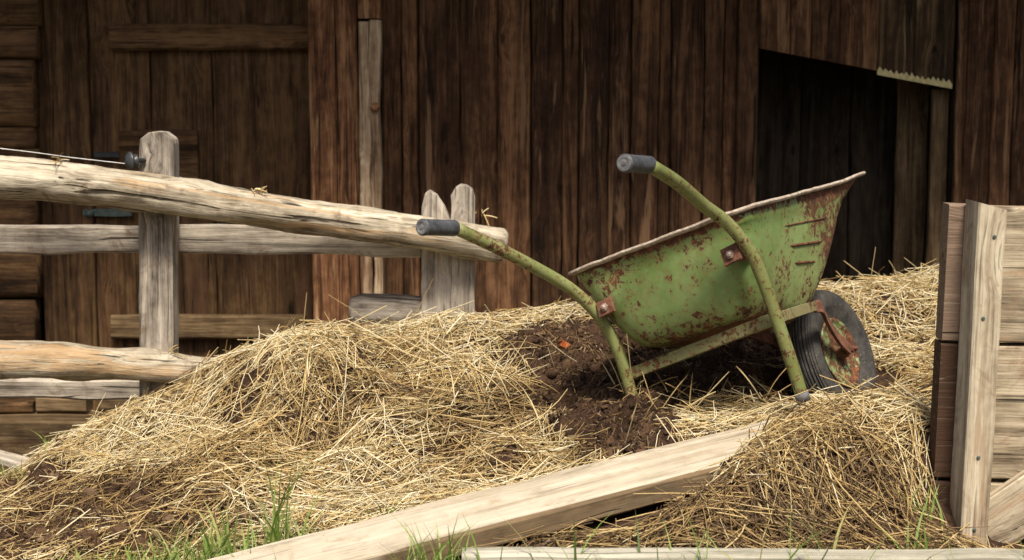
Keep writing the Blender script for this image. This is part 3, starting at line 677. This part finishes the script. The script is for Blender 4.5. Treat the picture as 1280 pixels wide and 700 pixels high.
postz('post', 177, 220, 164, 560, 5.30, .09, M['fence'], .31, [(0, 15), (.05, 9), (.28, 1), (.5, 0), (.72, 1), (.95, 9), (1, 15)])
postz('end_post', 527, 565, 237, 430, 5.42, .05, M['fence'], .52, [(0, 22), (.12, 4), (.28, 0), (.5, 6), (.75, 20), (.92, 34), (1, 44)])
postz('end_post', 564, 594, 230, 430, 5.40, .06, M['fence'], .84, [(0, 14), (.18, 4), (.4, 0), (.65, 1), (.88, 6), (1, 16)])
def log(name, P, rad, m, rnd, n=26, bump=.30):
    pts3 = catmull([at(*p) for p in P], 22); k = len(pts3)
    rs = np.interp(np.linspace(0, 1, k), np.linspace(0, 1, len(rad)), rad)
    rs = [r*(.72 if i in (0, k-1) else (.93 if i in (1, k-2) else 1)) for i, r in enumerate(rs)]
    b = MB(); sweep(b, pts3, rs, n, bump=bump, rnd=rnd); return b.build(name, m, fn, smooth=True, off=OF)
log('round_rail', [(-260, 185, 4.9), (-80, 210, 5.05), (0, 220, 5.12), (100, 230, 5.16), (220, 246, 5.18), (330, 263, 5.22), (430, 277, 5.27), (540, 292, 5.31), (632, 307, 5.34)], [.068, .067, .066, .060, .060, .058, .058, .057, .058], M['log'], .37)
log('round_rail', [(-260, 440, 4.9), (-80, 446, 5.0), (0, 449, 5.1), (100, 453, 5.15), (190, 458, 5.2), (250, 462, 5.22), (330, 470, 5.25)], [.062, .060, .060, .058, .056, .050, .042], M['log'], .71)
b = MB(); plank(b, at(-250, 296, 5.36), at(526, 302, 5.42), (0, 0, 1), .100, .05, 40, .006, .008, .44); b.build('squared_rail', M['fence'], fn, off=OF)
b = MB(); plank(b, at(-250, 482, 5.38), at(260, 488, 5.42), (0, 0, 1), .070, .05, 30, .006, .008, .09); b.build('squared_rail', M['fence'], fn, off=OF)
pp = [at(437, 386, 5.44), at(440, 386, 5.44), at(452, 385, 5.44), at(490, 386, 5.44), at(527, 388, 5.44), at(545, 389, 5.44), at(560, 390, 5.44)]
b = MB(); sweep(b, pp, [.035, .05, .061, .062, .058, .055, .05], 14, sec=[(-.45, -.8), (.45, -.8), (.6, -.5), (.6, .5), (.45, .85), (-.45, .85), (-.6, .5), (-.6, -.5)], rnd=.6, bump=.05); b.build('squared_rail', M['fence'], fn, smooth=False, off=OF)
# insulator
c = at(164, 201, 5.22); b = MB(); lathe(b, [(-.020, .0), (-.020, .010), (-.014, .022), (-.008, .030), (-.002, .031), (.002, .018), (.008, .014), (.012, .022), (.018, .022), (.022, .009), (.05, .007)], c, (.8, .6, .0), 24)
b.build('insulator', M['plastic'], fn, smooth=True, off=OF)
# wire
b = MB(); wp = catmull([at(-240, 170, 5.0), at(-60, 180, 5.1), at(30, 189, 5.15), at(90, 197, 5.2), at(160, 205, 5.235), at(172, 207, 5.235)], 8); sweep(b, wp, .0016, 6, cap=True)
wp = catmull([at(172, 207, 5.235), at(180, 212, 5.36), at(222, 221, 5.37), at(262, 231, 5.38), at(400, 268, 5.4), at(560, 300, 5.46)], 8); sweep(b, wp, .0013, 6)
b.build('fence_wire', M['wire'], smooth=True); tag(bpy.data.objects['fence_wire'], 'thin pale wire strung above the log rail to a black insulator', 'wire')
# ------------------------------------------------------------------ barn
YB = 7.0
br = empty('barn', (0, YB, -.65)); OBn = (0, YB, -.65)
tag(br, 'old dark brown timber barn with plank wall, door and doorway', 'barn')
ZT = 2.7; ZB = -.85
def vb(mb, xa, xb, Y, thk=.028, zt=ZT, zb=ZB, rnd=None, jit=.004, seg=40, bev=.006):
    Xa = at(xa, 200, Y)[0]; Xb = at(xb, 200, Y)[0]
    plank(mb, ((Xa+Xb)/2, Y, zb), ((Xa+Xb)/2+random.uniform(-.004, .004), Y, zt), (1, 0, 0), Xb-Xa, thk, seg, jit, bev, rnd)
# right plank wall
b = MB(); ed = [478, 503, 524, 575, 621, 664, 702, 723, 759, 788, 822, 838, 878, 902, 919, 945]
for i in range(len(ed)-1):
    dz = [0, .022, -.004, .0, .022, .004, .02, -.004, .022, 0, .024, .0, .006, .02, -.006][i]
    vb(b, ed[i]+.4, ed[i+1]-.4, YB+dz, .03, rnd=random.random())
# backing so no daylight shows through the gaps
b.build('plank_wall', M['barn'], br, off=OBn)
b = MB(); vb(b, 470, 946, YB+.10, .02, rnd=.5, jit=0, seg=2); b.build('wall_backing', M['void'], br, off=OBn)
# lintel boards above the doorway with sloped lower edge
def slope_y(x): return 60+(x-945)*(106-60)/(1190-945)
ed = [945, 985, 1012, 1047, 1096, 1140, 1190]
for i in range(len(ed)-1):
    if i in (0, 4): b = MB()
    xm = (ed[i]+ed[i+1])/2; zb = at(xm, slope_y(xm), YB)[2]; Xa = at(ed[i]+.3, 100, YB)[0]; Xb = at(ed[i+1]-.3, 100, YB)[0]
    sl_ = -(at(xm, slope_y(ed[i+1]), YB)[2]-at(xm, slope_y(ed[i]), YB)[2])/(Xb-Xa)
    plank(b, ((Xa+Xb)/2, YB-.012+.006*(i % 2), ZT), ((Xa+Xb)/2, YB-.012+.006*(i % 2), zb), (1, 0, 0), Xb-Xa, .03, 30, .002, .004, random.random(), endslope=(0, sl_))
    if i in (3, 5): b.build('lintel_boards', M['barn'] if i < 4 else M['barn_green'], br, off=OBn)
for_lint = None
# saw-toothed trim
b = MB(); nT = 14; vs = []
x0t, x1t = 1097, 1190
front = []
def tp(x, dy, Y): p = at(x, slope_y(x)+3.0+dy, Y); return p
lowr = [tp(x0t+(x1t-x0t)*i/(2*nT), 2, YB-.03) for i in range(2*nT+1)]
upr = [tp(x0t+(x1t-x0t)*(i+(random.random()-.5)*.5)/(2*nT), (-7.5 if i % 2 else -3)+random.uniform(-1.6, 1.2), YB-.03) for i in range(2*nT+1)]
n2 = 2*nT+1; vs = lowr+upr; bk = [p+np.array([0, .012, 0]) for p in vs]; fs = []
for i in range(n2-1):
    fs.append((i, i+1, n2+i+1, n2+i)); o2 = 2*n2; fs.append((o2+i+1, o2+i, o2+n2+i, o2+n2+i+1)); fs.append((n2+i, n2+i+1, o2+n2+i+1, o2+n2+i)); fs.append((i+1, i, o2+i, o2+i+1))
b.add(vs+bk, fs, None, .5); b.build('sawtooth_trim', M['trim'], br, off=OBn)
# doorway reveal and inner boards
b = MB()
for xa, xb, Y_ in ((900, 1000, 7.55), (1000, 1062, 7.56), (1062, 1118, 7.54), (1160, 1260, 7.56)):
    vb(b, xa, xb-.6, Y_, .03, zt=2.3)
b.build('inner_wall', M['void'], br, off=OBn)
b = MB(); vb(b, 1119, 1159, 7.30, .03, zt=1.5, rnd=.52); b.build('inner_board', M['barn_grey'], br, off=OBn)
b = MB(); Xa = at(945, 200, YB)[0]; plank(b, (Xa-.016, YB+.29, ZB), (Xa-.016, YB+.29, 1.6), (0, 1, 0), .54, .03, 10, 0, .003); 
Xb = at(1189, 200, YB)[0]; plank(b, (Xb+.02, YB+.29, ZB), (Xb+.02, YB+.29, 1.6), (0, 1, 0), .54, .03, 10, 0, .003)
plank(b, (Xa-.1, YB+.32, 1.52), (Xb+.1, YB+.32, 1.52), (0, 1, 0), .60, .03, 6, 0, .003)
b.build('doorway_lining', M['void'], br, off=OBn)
b = MB(); vb(b, 1163, 1184, YB+.07, .04, zt=at(1170, 112, YB)[2], rnd=.66); b.build('doorway_stud', M['barn_grey'], br, off=OBn)
# right of doorway
b = MB(); ed = [1191, 1202, 1237, 1262, 1283, 1325, 1370, 1420, 1470, 1530, 1580, 1640]; 
for i in range(len(ed)-1): vb(b, ed[i]+.4, ed[i+1]-.4, YB+[-.02, .012, -.012, .012, -.004, .02][i % 6], .03)
b.build('plank_wall', M['barn'], br, off=OBn)
b = MB(); vb(b, 1196, 1640, YB+.10, .02, rnd=.5, jit=0, seg=2); b.build('wall_backing', M['void'], br, off=OBn)
# corner post
b = MB(); vb(b, 390, 422, YB-.05, .12, jit=.003, rnd=.41); vb(b, 422.5, 449, YB-.045, .12, jit=.003, rnd=.87); b.build('corner_post', M['barn_warm'], br, off=OBn)
b = MB(); vb(b, 450, 465, YB-.066, .10, jit=.003, rnd=.45, zt=at(460, 28, YB)[2]); b.build('weathered_strip', M['barn_pale'], br, off=OBn)
b = MB(); vb(b, 465.3, 478, YB-.072, .10, jit=.012, rnd=.33, zt=at(460, 26, YB)[2]); b.build('weathered_strip', M['barn_pale'], br, off=OBn)
b = MB(); vb(b, 450, 478, YB-.058, .08, rnd=.22, zb=at(460, 24, YB)[2]); b.build('corner_board', M['barn_warm'], br, off=OBn)
c = at(469, 134, YB-.125); b = MB(); lathe(b, [(0, .022), (.015, .022), (.025, .014), (.03, 0)], c, (0, -1, 0), 9); b.build('wooden_peg', M['barn_warm'], br, off=OBn)
# door (recessed, left)
YD = 7.16
dr = empty('door', (0, 0, 0)); dr.parent = br; b = MB()
for xa, xb, dz in ((116, 191, 0), (191, 268, .006), (268, 392, 0)): vb(b, xa+.5, xb-.5, YD+dz, .035)
dleaf = b.build('door_leaf', M['barn_door'], dr, off=OBn)
def hbar(nm, xa, xb, ya, yb, Y, thk, m, par, rnd=None, jit=.004, bev=.012):
    p0 = at(xa, (ya+yb)/2, Y); p1 = at(xb, (ya+yb)/2, Y); b = MB(); plank(b, p0, (p1[0], p1[1], p0[2]), (0, 0, 1), (yb-ya)/F*Y, thk, 20, jit, bev, rnd); return b.build(nm, m, par, off=OBn)
hbar('ledge', 138, 388, 30, 62, YD-.045, .05, M['barn_door'], dr)
hbar('ledge', 140, 382, 393, 424, YD-.045, .05, M['barn_grey'], dr)
hbar('latch_block', 150, 248, 163, 224, YD-.04, .03, M['barn_door'], dr)
hbar('bolt', 118, 150, 190, 197, YD-.05, .02, M['plastic'], dr)
hbar('hinge', 104, 165, 262, 270, YD-.05, .012, M['hinge'], dr, bev=.002)
b = MB(); c = at(112, 267, YD-.06); lathe(b, [(-.008, .018), (0, .020), (.01, .015), (.018, .008), (.02, 0.0)], c, (0, -1, 0), 16); b.build('hinge_boss', M['hinge'], dr, smooth=True, off=OBn)
# door jamb boards and log wall at far left
b = MB(); vb(b, 50, 115, YD-.02, .06, rnd=.12); b.build('door_jamb', M['barn_door'], br, off=OBn)
b = MB(); yy = [-260, -150, -60, 32, 74, 158, 186, 245, 310, 372, 430, 500]
for i in range(len(yy)-1):
    p0 = at(-700, (yy[i]+yy[i+1])/2, YD-.08); p1 = at(48+random.uniform(-4, 4), (yy[i]+yy[i+1])/2, YD-.08); hh = (yy[i+1]-yy[i])/F*YD
    sec = [(math.copysign(abs(math.cos(a))**.5, math.cos(a))*.5, math.copysign(abs(math.sin(a))**.6, math.sin(a))*.495) for a in [2*PI*k/20 for k in range(20)]]
    sweep(b, [p0+(np.array([p1[0], p1[1], p0[2]])-p0)*t for t in np.linspace(0, 1, 30)], hh, sec=[(q[0]*min(1, .14/hh), q[1]) for q in sec], rnd=random.random(), bump=.05)
b.build('log_wall', M['barn_door'], br, smooth=True, off=OBn)
b = MB(); vb(b, -720, 400, YD+.08, .02, rnd=.5, jit=0, seg=2); b.build('wall_backing', M['void'], br, off=OBn)
# foundation timbers
hbar('sill_beam', -700, 150, 518, 600, YB-.18, .22, M['barn_grey'], br, .31, .006, .012)
hbar('sill_beam', 151, 470, 516, 600, YB-.15, .18, M['barn_grey'], br, .58, .006, .012)
hbar('foundation_timber', 50, 112, 492, 514, YB-.1, .12, M['barn_grey'], br, .4)
hbar('foundation_timber', 128, 180, 494, 512, YB-.1, .12, M['barn_grey'], br, .8)
hbar('foundation_timber', -700, 46, 500, 515, YB-.1, .12, M['barn_door'], br, .7)
hbar('sill_beam', 478, 1640, 470, 600, YB-.0, .02, M['barn'], br, .7) if False else None
b = MB(); p0 = at(-60, 556, 6.6); p1 = at(62, 588, 6.55); plank(b, p0-np.array([0, 0, .0]), p1, (0, 0, 1), .035, .10, 8, .003, .004, .2); p1b = p1
b.build('base_board', M['fence'], br, off=OBn)
# overhanging eaves out of view, added to shade the barn wall
b = MB()
for k in range(7): 
    y0 = YB-1.0+k*.55; z0 = 2.55+k*.30
    plank(b, (-5, y0, z0), (5.2, y0, z0), (0, 1, .55), .66, .03, 30, .004, .004)
b.build('shading_roof', M['shading_roof'], br, off=OBn)
b = MB()
for X in np.linspace(-4.6, 4.8, 12): plank(b, (X, YB-.98, 2.50), (X, YB+2.6, 4.46), (1, 0, 0), .09, .13, 6, .002, .006)
b.build('rafters', M['barn'], br, off=OBn)
b = MB()
for X in (at(-720, 200, YB)[0], at(1640, 200, YB)[0]): plank(b, (X, YB+1.6, ZB), (X, YB+1.6, 3.1), (0, 1, 0), 3.1, .03, 4, 0, .003)
plank(b, (0, YB+3.0, ZB), (0, YB+3.0, 4.5), (1, 0, 0), 8.4, .03, 4, 0, .003)
b.build('outer_wall', M['barn'], br, off=OBn)
# ------------------------------------------------------------------ wheelbarrow (model space: x right, y forward, z up)
wb = empty('wheelbarrow'); wb.matrix_world = Matrix([[*R_BAR[i], T_BAR[i]] for i in range(3)]+[[0, 0, 0, 1]])
tag(wb, 'rusty green metal wheelbarrow tilted on top of the manure heap', 'wheelbarrow')
def tomodel(px, py, Y): return R_BAR.T@(at(px, py, Y)-T_BAR)
WR, WF, ZR, YF, ZF = .300, .256, .494, .778, .635
WBt, YRB, ZBt, YFB = .178, .075, .240, .53
NPH = 96
def plan(y0, y1, w0, w1, rad, ph):
    """point on rounded trapezoid; ph 0..1 starting rear-centre, counter-clockwise through +x"""
    cs = [(0, y0), (w0, y0), (w1, y1), (-w1, y1), (-w0, y0), (0, y0)]
    P = fillet([np.array([c[0], c[1], 0.]) for c in cs], rad, 8)
    s = np.concatenate([[0], np.cumsum([np.linalg.norm(P[i+1]-P[i]) for i in range(len(P)-1)])]); s /= s[-1]
    q = np.array(P); return np.interp(ph, s, q[:, 0]), np.interp(ph, s, q[:, 1])
prof = [(0, 0), (.06, .02), (.105, .03), (.125, .075), (.24, .135), (.34, .19), (.44, .26), (.54, .34), (.64, .43), (.73, .53), (.81, .64), (.88, .76), (.94, .89), (.98, 1.04), (1, 1.25)]
php = np.arange(NPH)/NPH
def ring(h, ins):
    y0 = 0+(YRB)*ins; insf = min(ins, 1.6)*.35+h*.65; y1 = YF+(YFB-YF)*insf; w0 = WR+(WBt-WR)*ins; w1 = WF+(WBt*.80-WF)*(ins*.5+h*.5)
    rad = .085+.06*min(ins, 1)
    X, Y = plan(y0, y1, w0, w1, rad, php)
    rimz = ZR+(ZF-ZR)*(np.clip(Y, 0, 1)/YF)
    nose = np.clip((Y-YF*.80)/(YF*.2), 0, 1)**2*max(0, 1-h*5)
    Z = rimz+(ZBt-rimz)*h+nose*.034; Y = Y+nose*.125; X = X*(1+nose*.10)
    return X, Y, Z
rings = [ring(h, i) for h, i in prof]
vs = []; fs = []; rs = []
K = NPH
def shell(sgn):
    base = len(vs)
    for r, (h, ins) in zip(rings, prof):
        X, Y, Z = r; cxm = 0; cym = .35
        for k in range(K):
            x_, y_, z_ = X[k], Y[k], Z[k]
            if sgn: x_ *= .992; y_ = cym+(y_-cym)*.992; z_ += .003*h
            vs.append((x_, y_, z_)); 
            rb = max(0, 1-h*9)*.55+max(0, h-.72)*1.5*.6+ .42*min(1, max(0, (y_-.40)*3.2))*(1 if h > .04 else 0) + max(0, .3-abs(h-.12)*9)*.35
            rs.append(rb)
    # bottom rings
    X, Y, Z = rings[-1]; mx, my = 0, float(np.mean(Y))
    for s in (.7, .4, .12):
        for k in range(K): vs.append((X[k]*s, my+(Y[k]-my)*s, ZBt-.002+(.003 if sgn else 0))); rs.append(.55)
    nr = len(rings)+3
    for i in range(nr-1):
        for k in range(K):
            q = (base+i*K+k, base+i*K+(k+1) % K, base+(i+1)*K+(k+1) % K, base+(i+1)*K+k)
            fs.append(q if sgn else q[::-1])
    lastr = [base+(nr-1)*K+k for k in range(K)]; fs.append(tuple(lastr if not sgn else lastr[::-1]))
shell(0); shell(1)
b = MB(); b.add(vs, fs, None, rs); tray = b.build('tray', M['tray'], wb, smooth=True)
# rolled rim
X, Y, Z = rings[0]
P = [np.array([X[k], Y[k], Z[k]]) for k in range(K)]
out = []
cen = np.array([0, .36, 0])
b = MB(); Pp = []
for k in range(K):
    t = P[(k+1) % K]-P[k-1]; nrm = unit(np.cross(t, (0, 0, 1))); Pp.append(P[k]+nrm*.007*1+np.array([0, 0, .001])+np.array([0, 0, (vnoise(k*.9, 3., 1)-.5)*.003])+nrm*(vnoise(k*1.1, 9., 1)-.5)*.003)
sweep(b, Pp, 1, sec=[(-.011, .004), (-.010, -.003), (.008, -.003), (.012, -.006), (.0135, .0), (.010, .004), (.0, .006)], up=(0, 0, 1), closed=True, rnd=.5)
b.build('rim', M['rustpale'], wb, smooth=False)
# dried clumps clinging to the rim
# pressed ribs on the right flank of the tray
def surf(ph, h):
    ins = np.interp(h, [p[0] for p in prof], [p[1] for p in prof]); X, Y, Z = ring(h, float(ins))
    return np.array([np.interp(ph, php, X), np.interp(ph, php, Y), np.interp(ph, php, Z)])
for (a0_, a1_, h0, wd_) in ((.215, .345, .24, .0024), (.238, .342, .42, .0042), (.262, .332, .57, .0040)):
    for sg in (1, -1):
        b = MB(); pts_ = []
        for t in np.linspace(0, 1, 12):
            ph = a0_+(a1_-a0_)*t; p = surf(ph, h0); p[0] *= sg; pts_.append(p+np.array([.0008*sg, 0, 0]))
        sweep(b, pts_, [wd_*(.3 if i in (0, 11) else 1) for i in range(12)], 8, rnd=1.2); b.build('pressed_rib', M['bar'] if wd_ > .003 else M['tray'], wb, smooth=True)
# tubes
def tube(side, P, name='handle_tube'):
    b = MB(); sweep(b, P, .0172, 18, rnd=.25); return b.build(name, M['tube'], wb, smooth=True)
RH = [tomodel(813, 207, 3.72), tomodel(846, 228, 3.82), tomodel(880, 257, 3.93), tomodel(909, 279, 3.99), tomodel(937, 313, 4.02), tomodel(953, 348, 4.03), tomodel(968, 390, 4.035), tomodel(985, 440, 4.03), tomodel(1003, 496, 4.025)]
LH = [tomodel(569, 285, 4.05), tomodel(620, 309, 4.13), tomodel(668, 334, 4.22), tomodel(706, 356, 4.28), tomodel(733, 378, 4.315), tomodel(754, 403, 4.33), tomodel(772, 437, 4.335), tomodel(786, 481, 4.33), tomodel(800, 530, 4.31)]
hR = tube(1, catmull(RH, 6)); hL = tube(-1, catmull(LH, 6))
def grip(par, a, bpt):
    a = np.array(a); bpt = np.array(bpt); ax_ = unit(a-bpt); L = np.linalg.norm(a-bpt)
    pr = [(-.004, .0195), (0, .0215)]
    m = 15
    for i in range(m):
        s = .004+i/m*(L-.012); pr += [(s, .0205), (s+.002, .0213), (s+.0035, .0205)]
    pr += [(L-.006, .0222), (L, .0220), (L+.003, .0185)]
    b = MB(); lathe(b, pr, bpt, ax_, 28); g = b.build('grip', M['grip'], par, smooth=True)
    b = MB(); lathe(b, [(L+.0032, .0188), (L+.0045, .0185), (L+.0048, .0135), (L+.0034, .013), (L+.0034, .006), (L+.005, .005), (L+.005, 0.0)], bpt, ax_, 24); b.build('grip_cap', M['gripcap'], g)
    return g
grip(hR, tomodel(781, 204, 3.62), tomodel(811, 206, 3.725)); grip(hL, tomodel(528, 284, 3.95), tomodel(567, 285, 4.05))
# worn bare foot at the end of right leg
b = MB(); dfoot = unit(RH[-1]-RH[-2]); sweep(b, [RH[-1]-dfoot*.012, RH[-1]-dfoot*.004, RH[-1]+dfoot*.012], [.0193, .0196, .0185], 18); b.build('foot_cap', M['gripcap'], hR, smooth=True)
# cross bar and rails
def rectsec(w, h): 
    e = .15*min(w, h); return [(-w+e, -h), (w-e, -h), (w, -h+e), (w, h-e), (w-e, h), (-w+e, h), (-w, h-e), (-w, -h+e)]
cL = tomodel(782, 470, 4.36); cR = tomodel(974, 396, 4.07)
b = MB(); sweep(b, [cL+(cR-cL)*t for t in np.linspace(-.02, 1.0, 12)], 1, sec=rectsec(.009, .0165), rnd=.2); b.build('cross_bar', M['bar'], wb)
railR = [cR+np.array([.0, .01, .0]), tomodel(1000, 388, 4.32), tomodel(1017, 383, 4.52)]
xm = .06
railL = [cL+np.array([.0, .01, .0]), np.array([-.17, .38, railR[1][2]]), np.array([-railR[2][0], railR[2][1], railR[2][2]])]
for rl in (railR, railL):
    b = MB(); sweep(b, catmull(rl, 6), 1, sec=rectsec(.008, .0145), rnd=.15, bump=-1); b.build('side_rail', M['bar'], wb)
HUB = np.array([0, .907, .173])
hubR = tomodel(1064, 437, 4.73); 
ctr_w = HUB.copy(); ctr_w[1] = hubR[1]; ctr_w[2] = hubR[2]
for sg in (1, -1):
    e = railR[2]*np.array([1, 1, 1])
    q = [e, e+np.array([.004, .035, -.004]), tomodel(1032, 397, 4.60), tomodel(1046, 420, 4.68), tomodel(1062, 437, 4.725)]
    if sg < 0: q = [p*np.array([-1, 1, 1]) for p in q]
    b = MB(); sweep(b, catmull(q, 6), 1, sec=rectsec(.005, .018), rnd=.3, bump=-1); b.build('fork_arm', M['rust'], wb)
# axle, nuts
b = MB(); w_ = abs(hubR[0])
lathe(b, [(-w_-.022, .0), (-w_-.022, .006), (-w_-.010, .006), (-w_-.010, .011), (-w_-.001, .011), (-w_-.001, .0085), (-w_*.75, .0085), (-w_*.75, .019), (-.02, .021), (.02, .021), (w_*.75, .019), (w_*.75, .0085), (w_+.001, .0085), (w_+.001, .011), (w_+.010, .011), (w_+.010, .006), (w_+.022, .006), (w_+.022, 0)], ctr_w, (1, 0, 0), 18)
b.build('axle', M['rust'], wb)
# wheel
wh = empty('wheel'); wh.parent = wb
RT = .210
tp_ = []
for a in np.linspace(-112, 112, 57):
    r_ = math.radians(a); x_ = math.sin(r_)*.055; z_ = RT-.044+.044*math.copysign(abs(math.cos(r_))**.8, math.cos(r_))
    if abs(a) < 62 and int((a+200)//5.5) % 2 == 0: z_ -= .0045
    tp_.append((x_, z_))
b = MB(); lathe(b, [(-.028, .103)]+tp_+[(.028, .103)], ctr_w, (1, 0, 0), 96); b.build('tyre', M['tyre'], wh, smooth=False)
rp = [(.030, .106), (.036, .112), (.039, .110), (.037, .102), (.028, .097), (.022, .090), (.008, .086), (-.006, .082), (-.010, .066), (-.004, .045), (.010, .030), (.014, .020), (.014, .008)]
full = rp+[(-x, r) for x, r in rp[::-1]]
rsd = []
b = MB(); A_ = np.array([1, 0, 0]); lathe(b, rp, ctr_w, (1, 0, 0), 60); lathe(b, [(-x-.001, r) for x, r in rp], ctr_w, (1, 0, 0), 60)
b.r = [(.8 if np.hypot(v[1]-ctr_w[1], v[2]-ctr_w[2]) > .087 else float(np.clip((v[1]-ctr_w[1])*5-(v[2]-ctr_w[2])*3, 0, .42))) for v in b.v]
b.build('rim_disc', M['disc'], wh, smooth=True)
b = MB(); pv = ctr_w+np.array([.03, -.02, .085]); sweep(b, [pv, pv+np.array([.02, 0, -.012])], .004, 8); b.build('valve', M['tyre'], wh)
# brackets with bolts
for (px, py, Y_) in ((757, 384, 4.285), (914, 318, 4.03)):
    c = tomodel(px, py, Y_); c2 = c.copy()
    b = MB(); plank(b, c+np.array([-.026, .0, -.003]), c+np.array([.026, .0, .003]), (0, .12, 1), .046, .008, 4, .001, .003, .4); k = b.build('bracket', M['rust'], wb)
    b = MB(); lathe(b, [(0, .012), (.006, .012), (.006, .0085), (.010, .0075), (.012, .004), (.012, 0)], c+np.array([0, -.004, 0]), (0, -1, 0), 6); b.build('bolt', M['bolt'], k)
    b = MB(); plank(b, c+np.array([0, .004, 0]), c+np.array([0, .09, 0]), (1, 0, 0), .03, .03, 3, 0, .003, .4); b.build('bracket_stay', M['rust'], wb)
# bolt on the right leg joint
b = MB(); c = cR+np.array([.012, -.018, .0]); lathe(b, [(0, .011), (.010, .011), (.012, .006), (.012, 0)], c, (.3, -1, 0), 10); b.build('bolt', M['rust'], wb)
# ------------------------------------------------------------------ camera, light, world
cam = bpy.data.cameras.new('camera'); co = bpy.data.objects.new('camera', cam); COL.objects.link(co); S.camera = co
co.location = (0, 0, CZ); co.rotation_euler = (PI/2-TH, 0, 0); cam.sensor_width = 36; cam.lens = F/1280*36; cam.clip_end = 2000; cam.clip_start = .05
cam.dof.use_dof = True; cam.dof.focus_distance = 4.25; cam.dof.aperture_fstop = 5.0
EL = math.radians(58); AZ = math.radians(170)   # azimuth clockwise from +Y
sd = Vector((math.sin(AZ)*math.cos(EL), math.cos(AZ)*math.cos(EL), math.sin(EL)))
sun = bpy.data.lights.new('sun', 'SUN'); so = bpy.data.objects.new('sun', sun); COL.objects.link(so)
so.rotation_euler = sd.to_track_quat('Z', 'Y').to_euler(); sun.energy = 3.2; sun.angle = math.radians(12); sun.color = (1, .90, .74)
w = bpy.data.worlds.new('World'); S.world = w; w.use_nodes = True
bg = w.node_tree.nodes['Background']; sk = w.node_tree.nodes.new('ShaderNodeTexSky'); sk.sky_type = 'NISHITA'; sk.sun_disc = False
sk.sun_elevation = EL; sk.sun_rotation = AZ; sk.air_density = 1.0; sk.dust_density = 6; sk.ozone_density = .3
w.node_tree.links.new(sk.outputs[0], bg.inputs[0]); bg.inputs[1].default_value = .068
S.view_settings.view_transform = 'Standard'; S.view_settings.look = 'None'; S.view_settings.exposure = .76; S.view_settings.gamma = 1
S.cycles.max_bounces = 5; S.cycles.diffuse_bounces = 3; S.cycles.glossy_bounces = 2; S.cycles.use_denoising = True
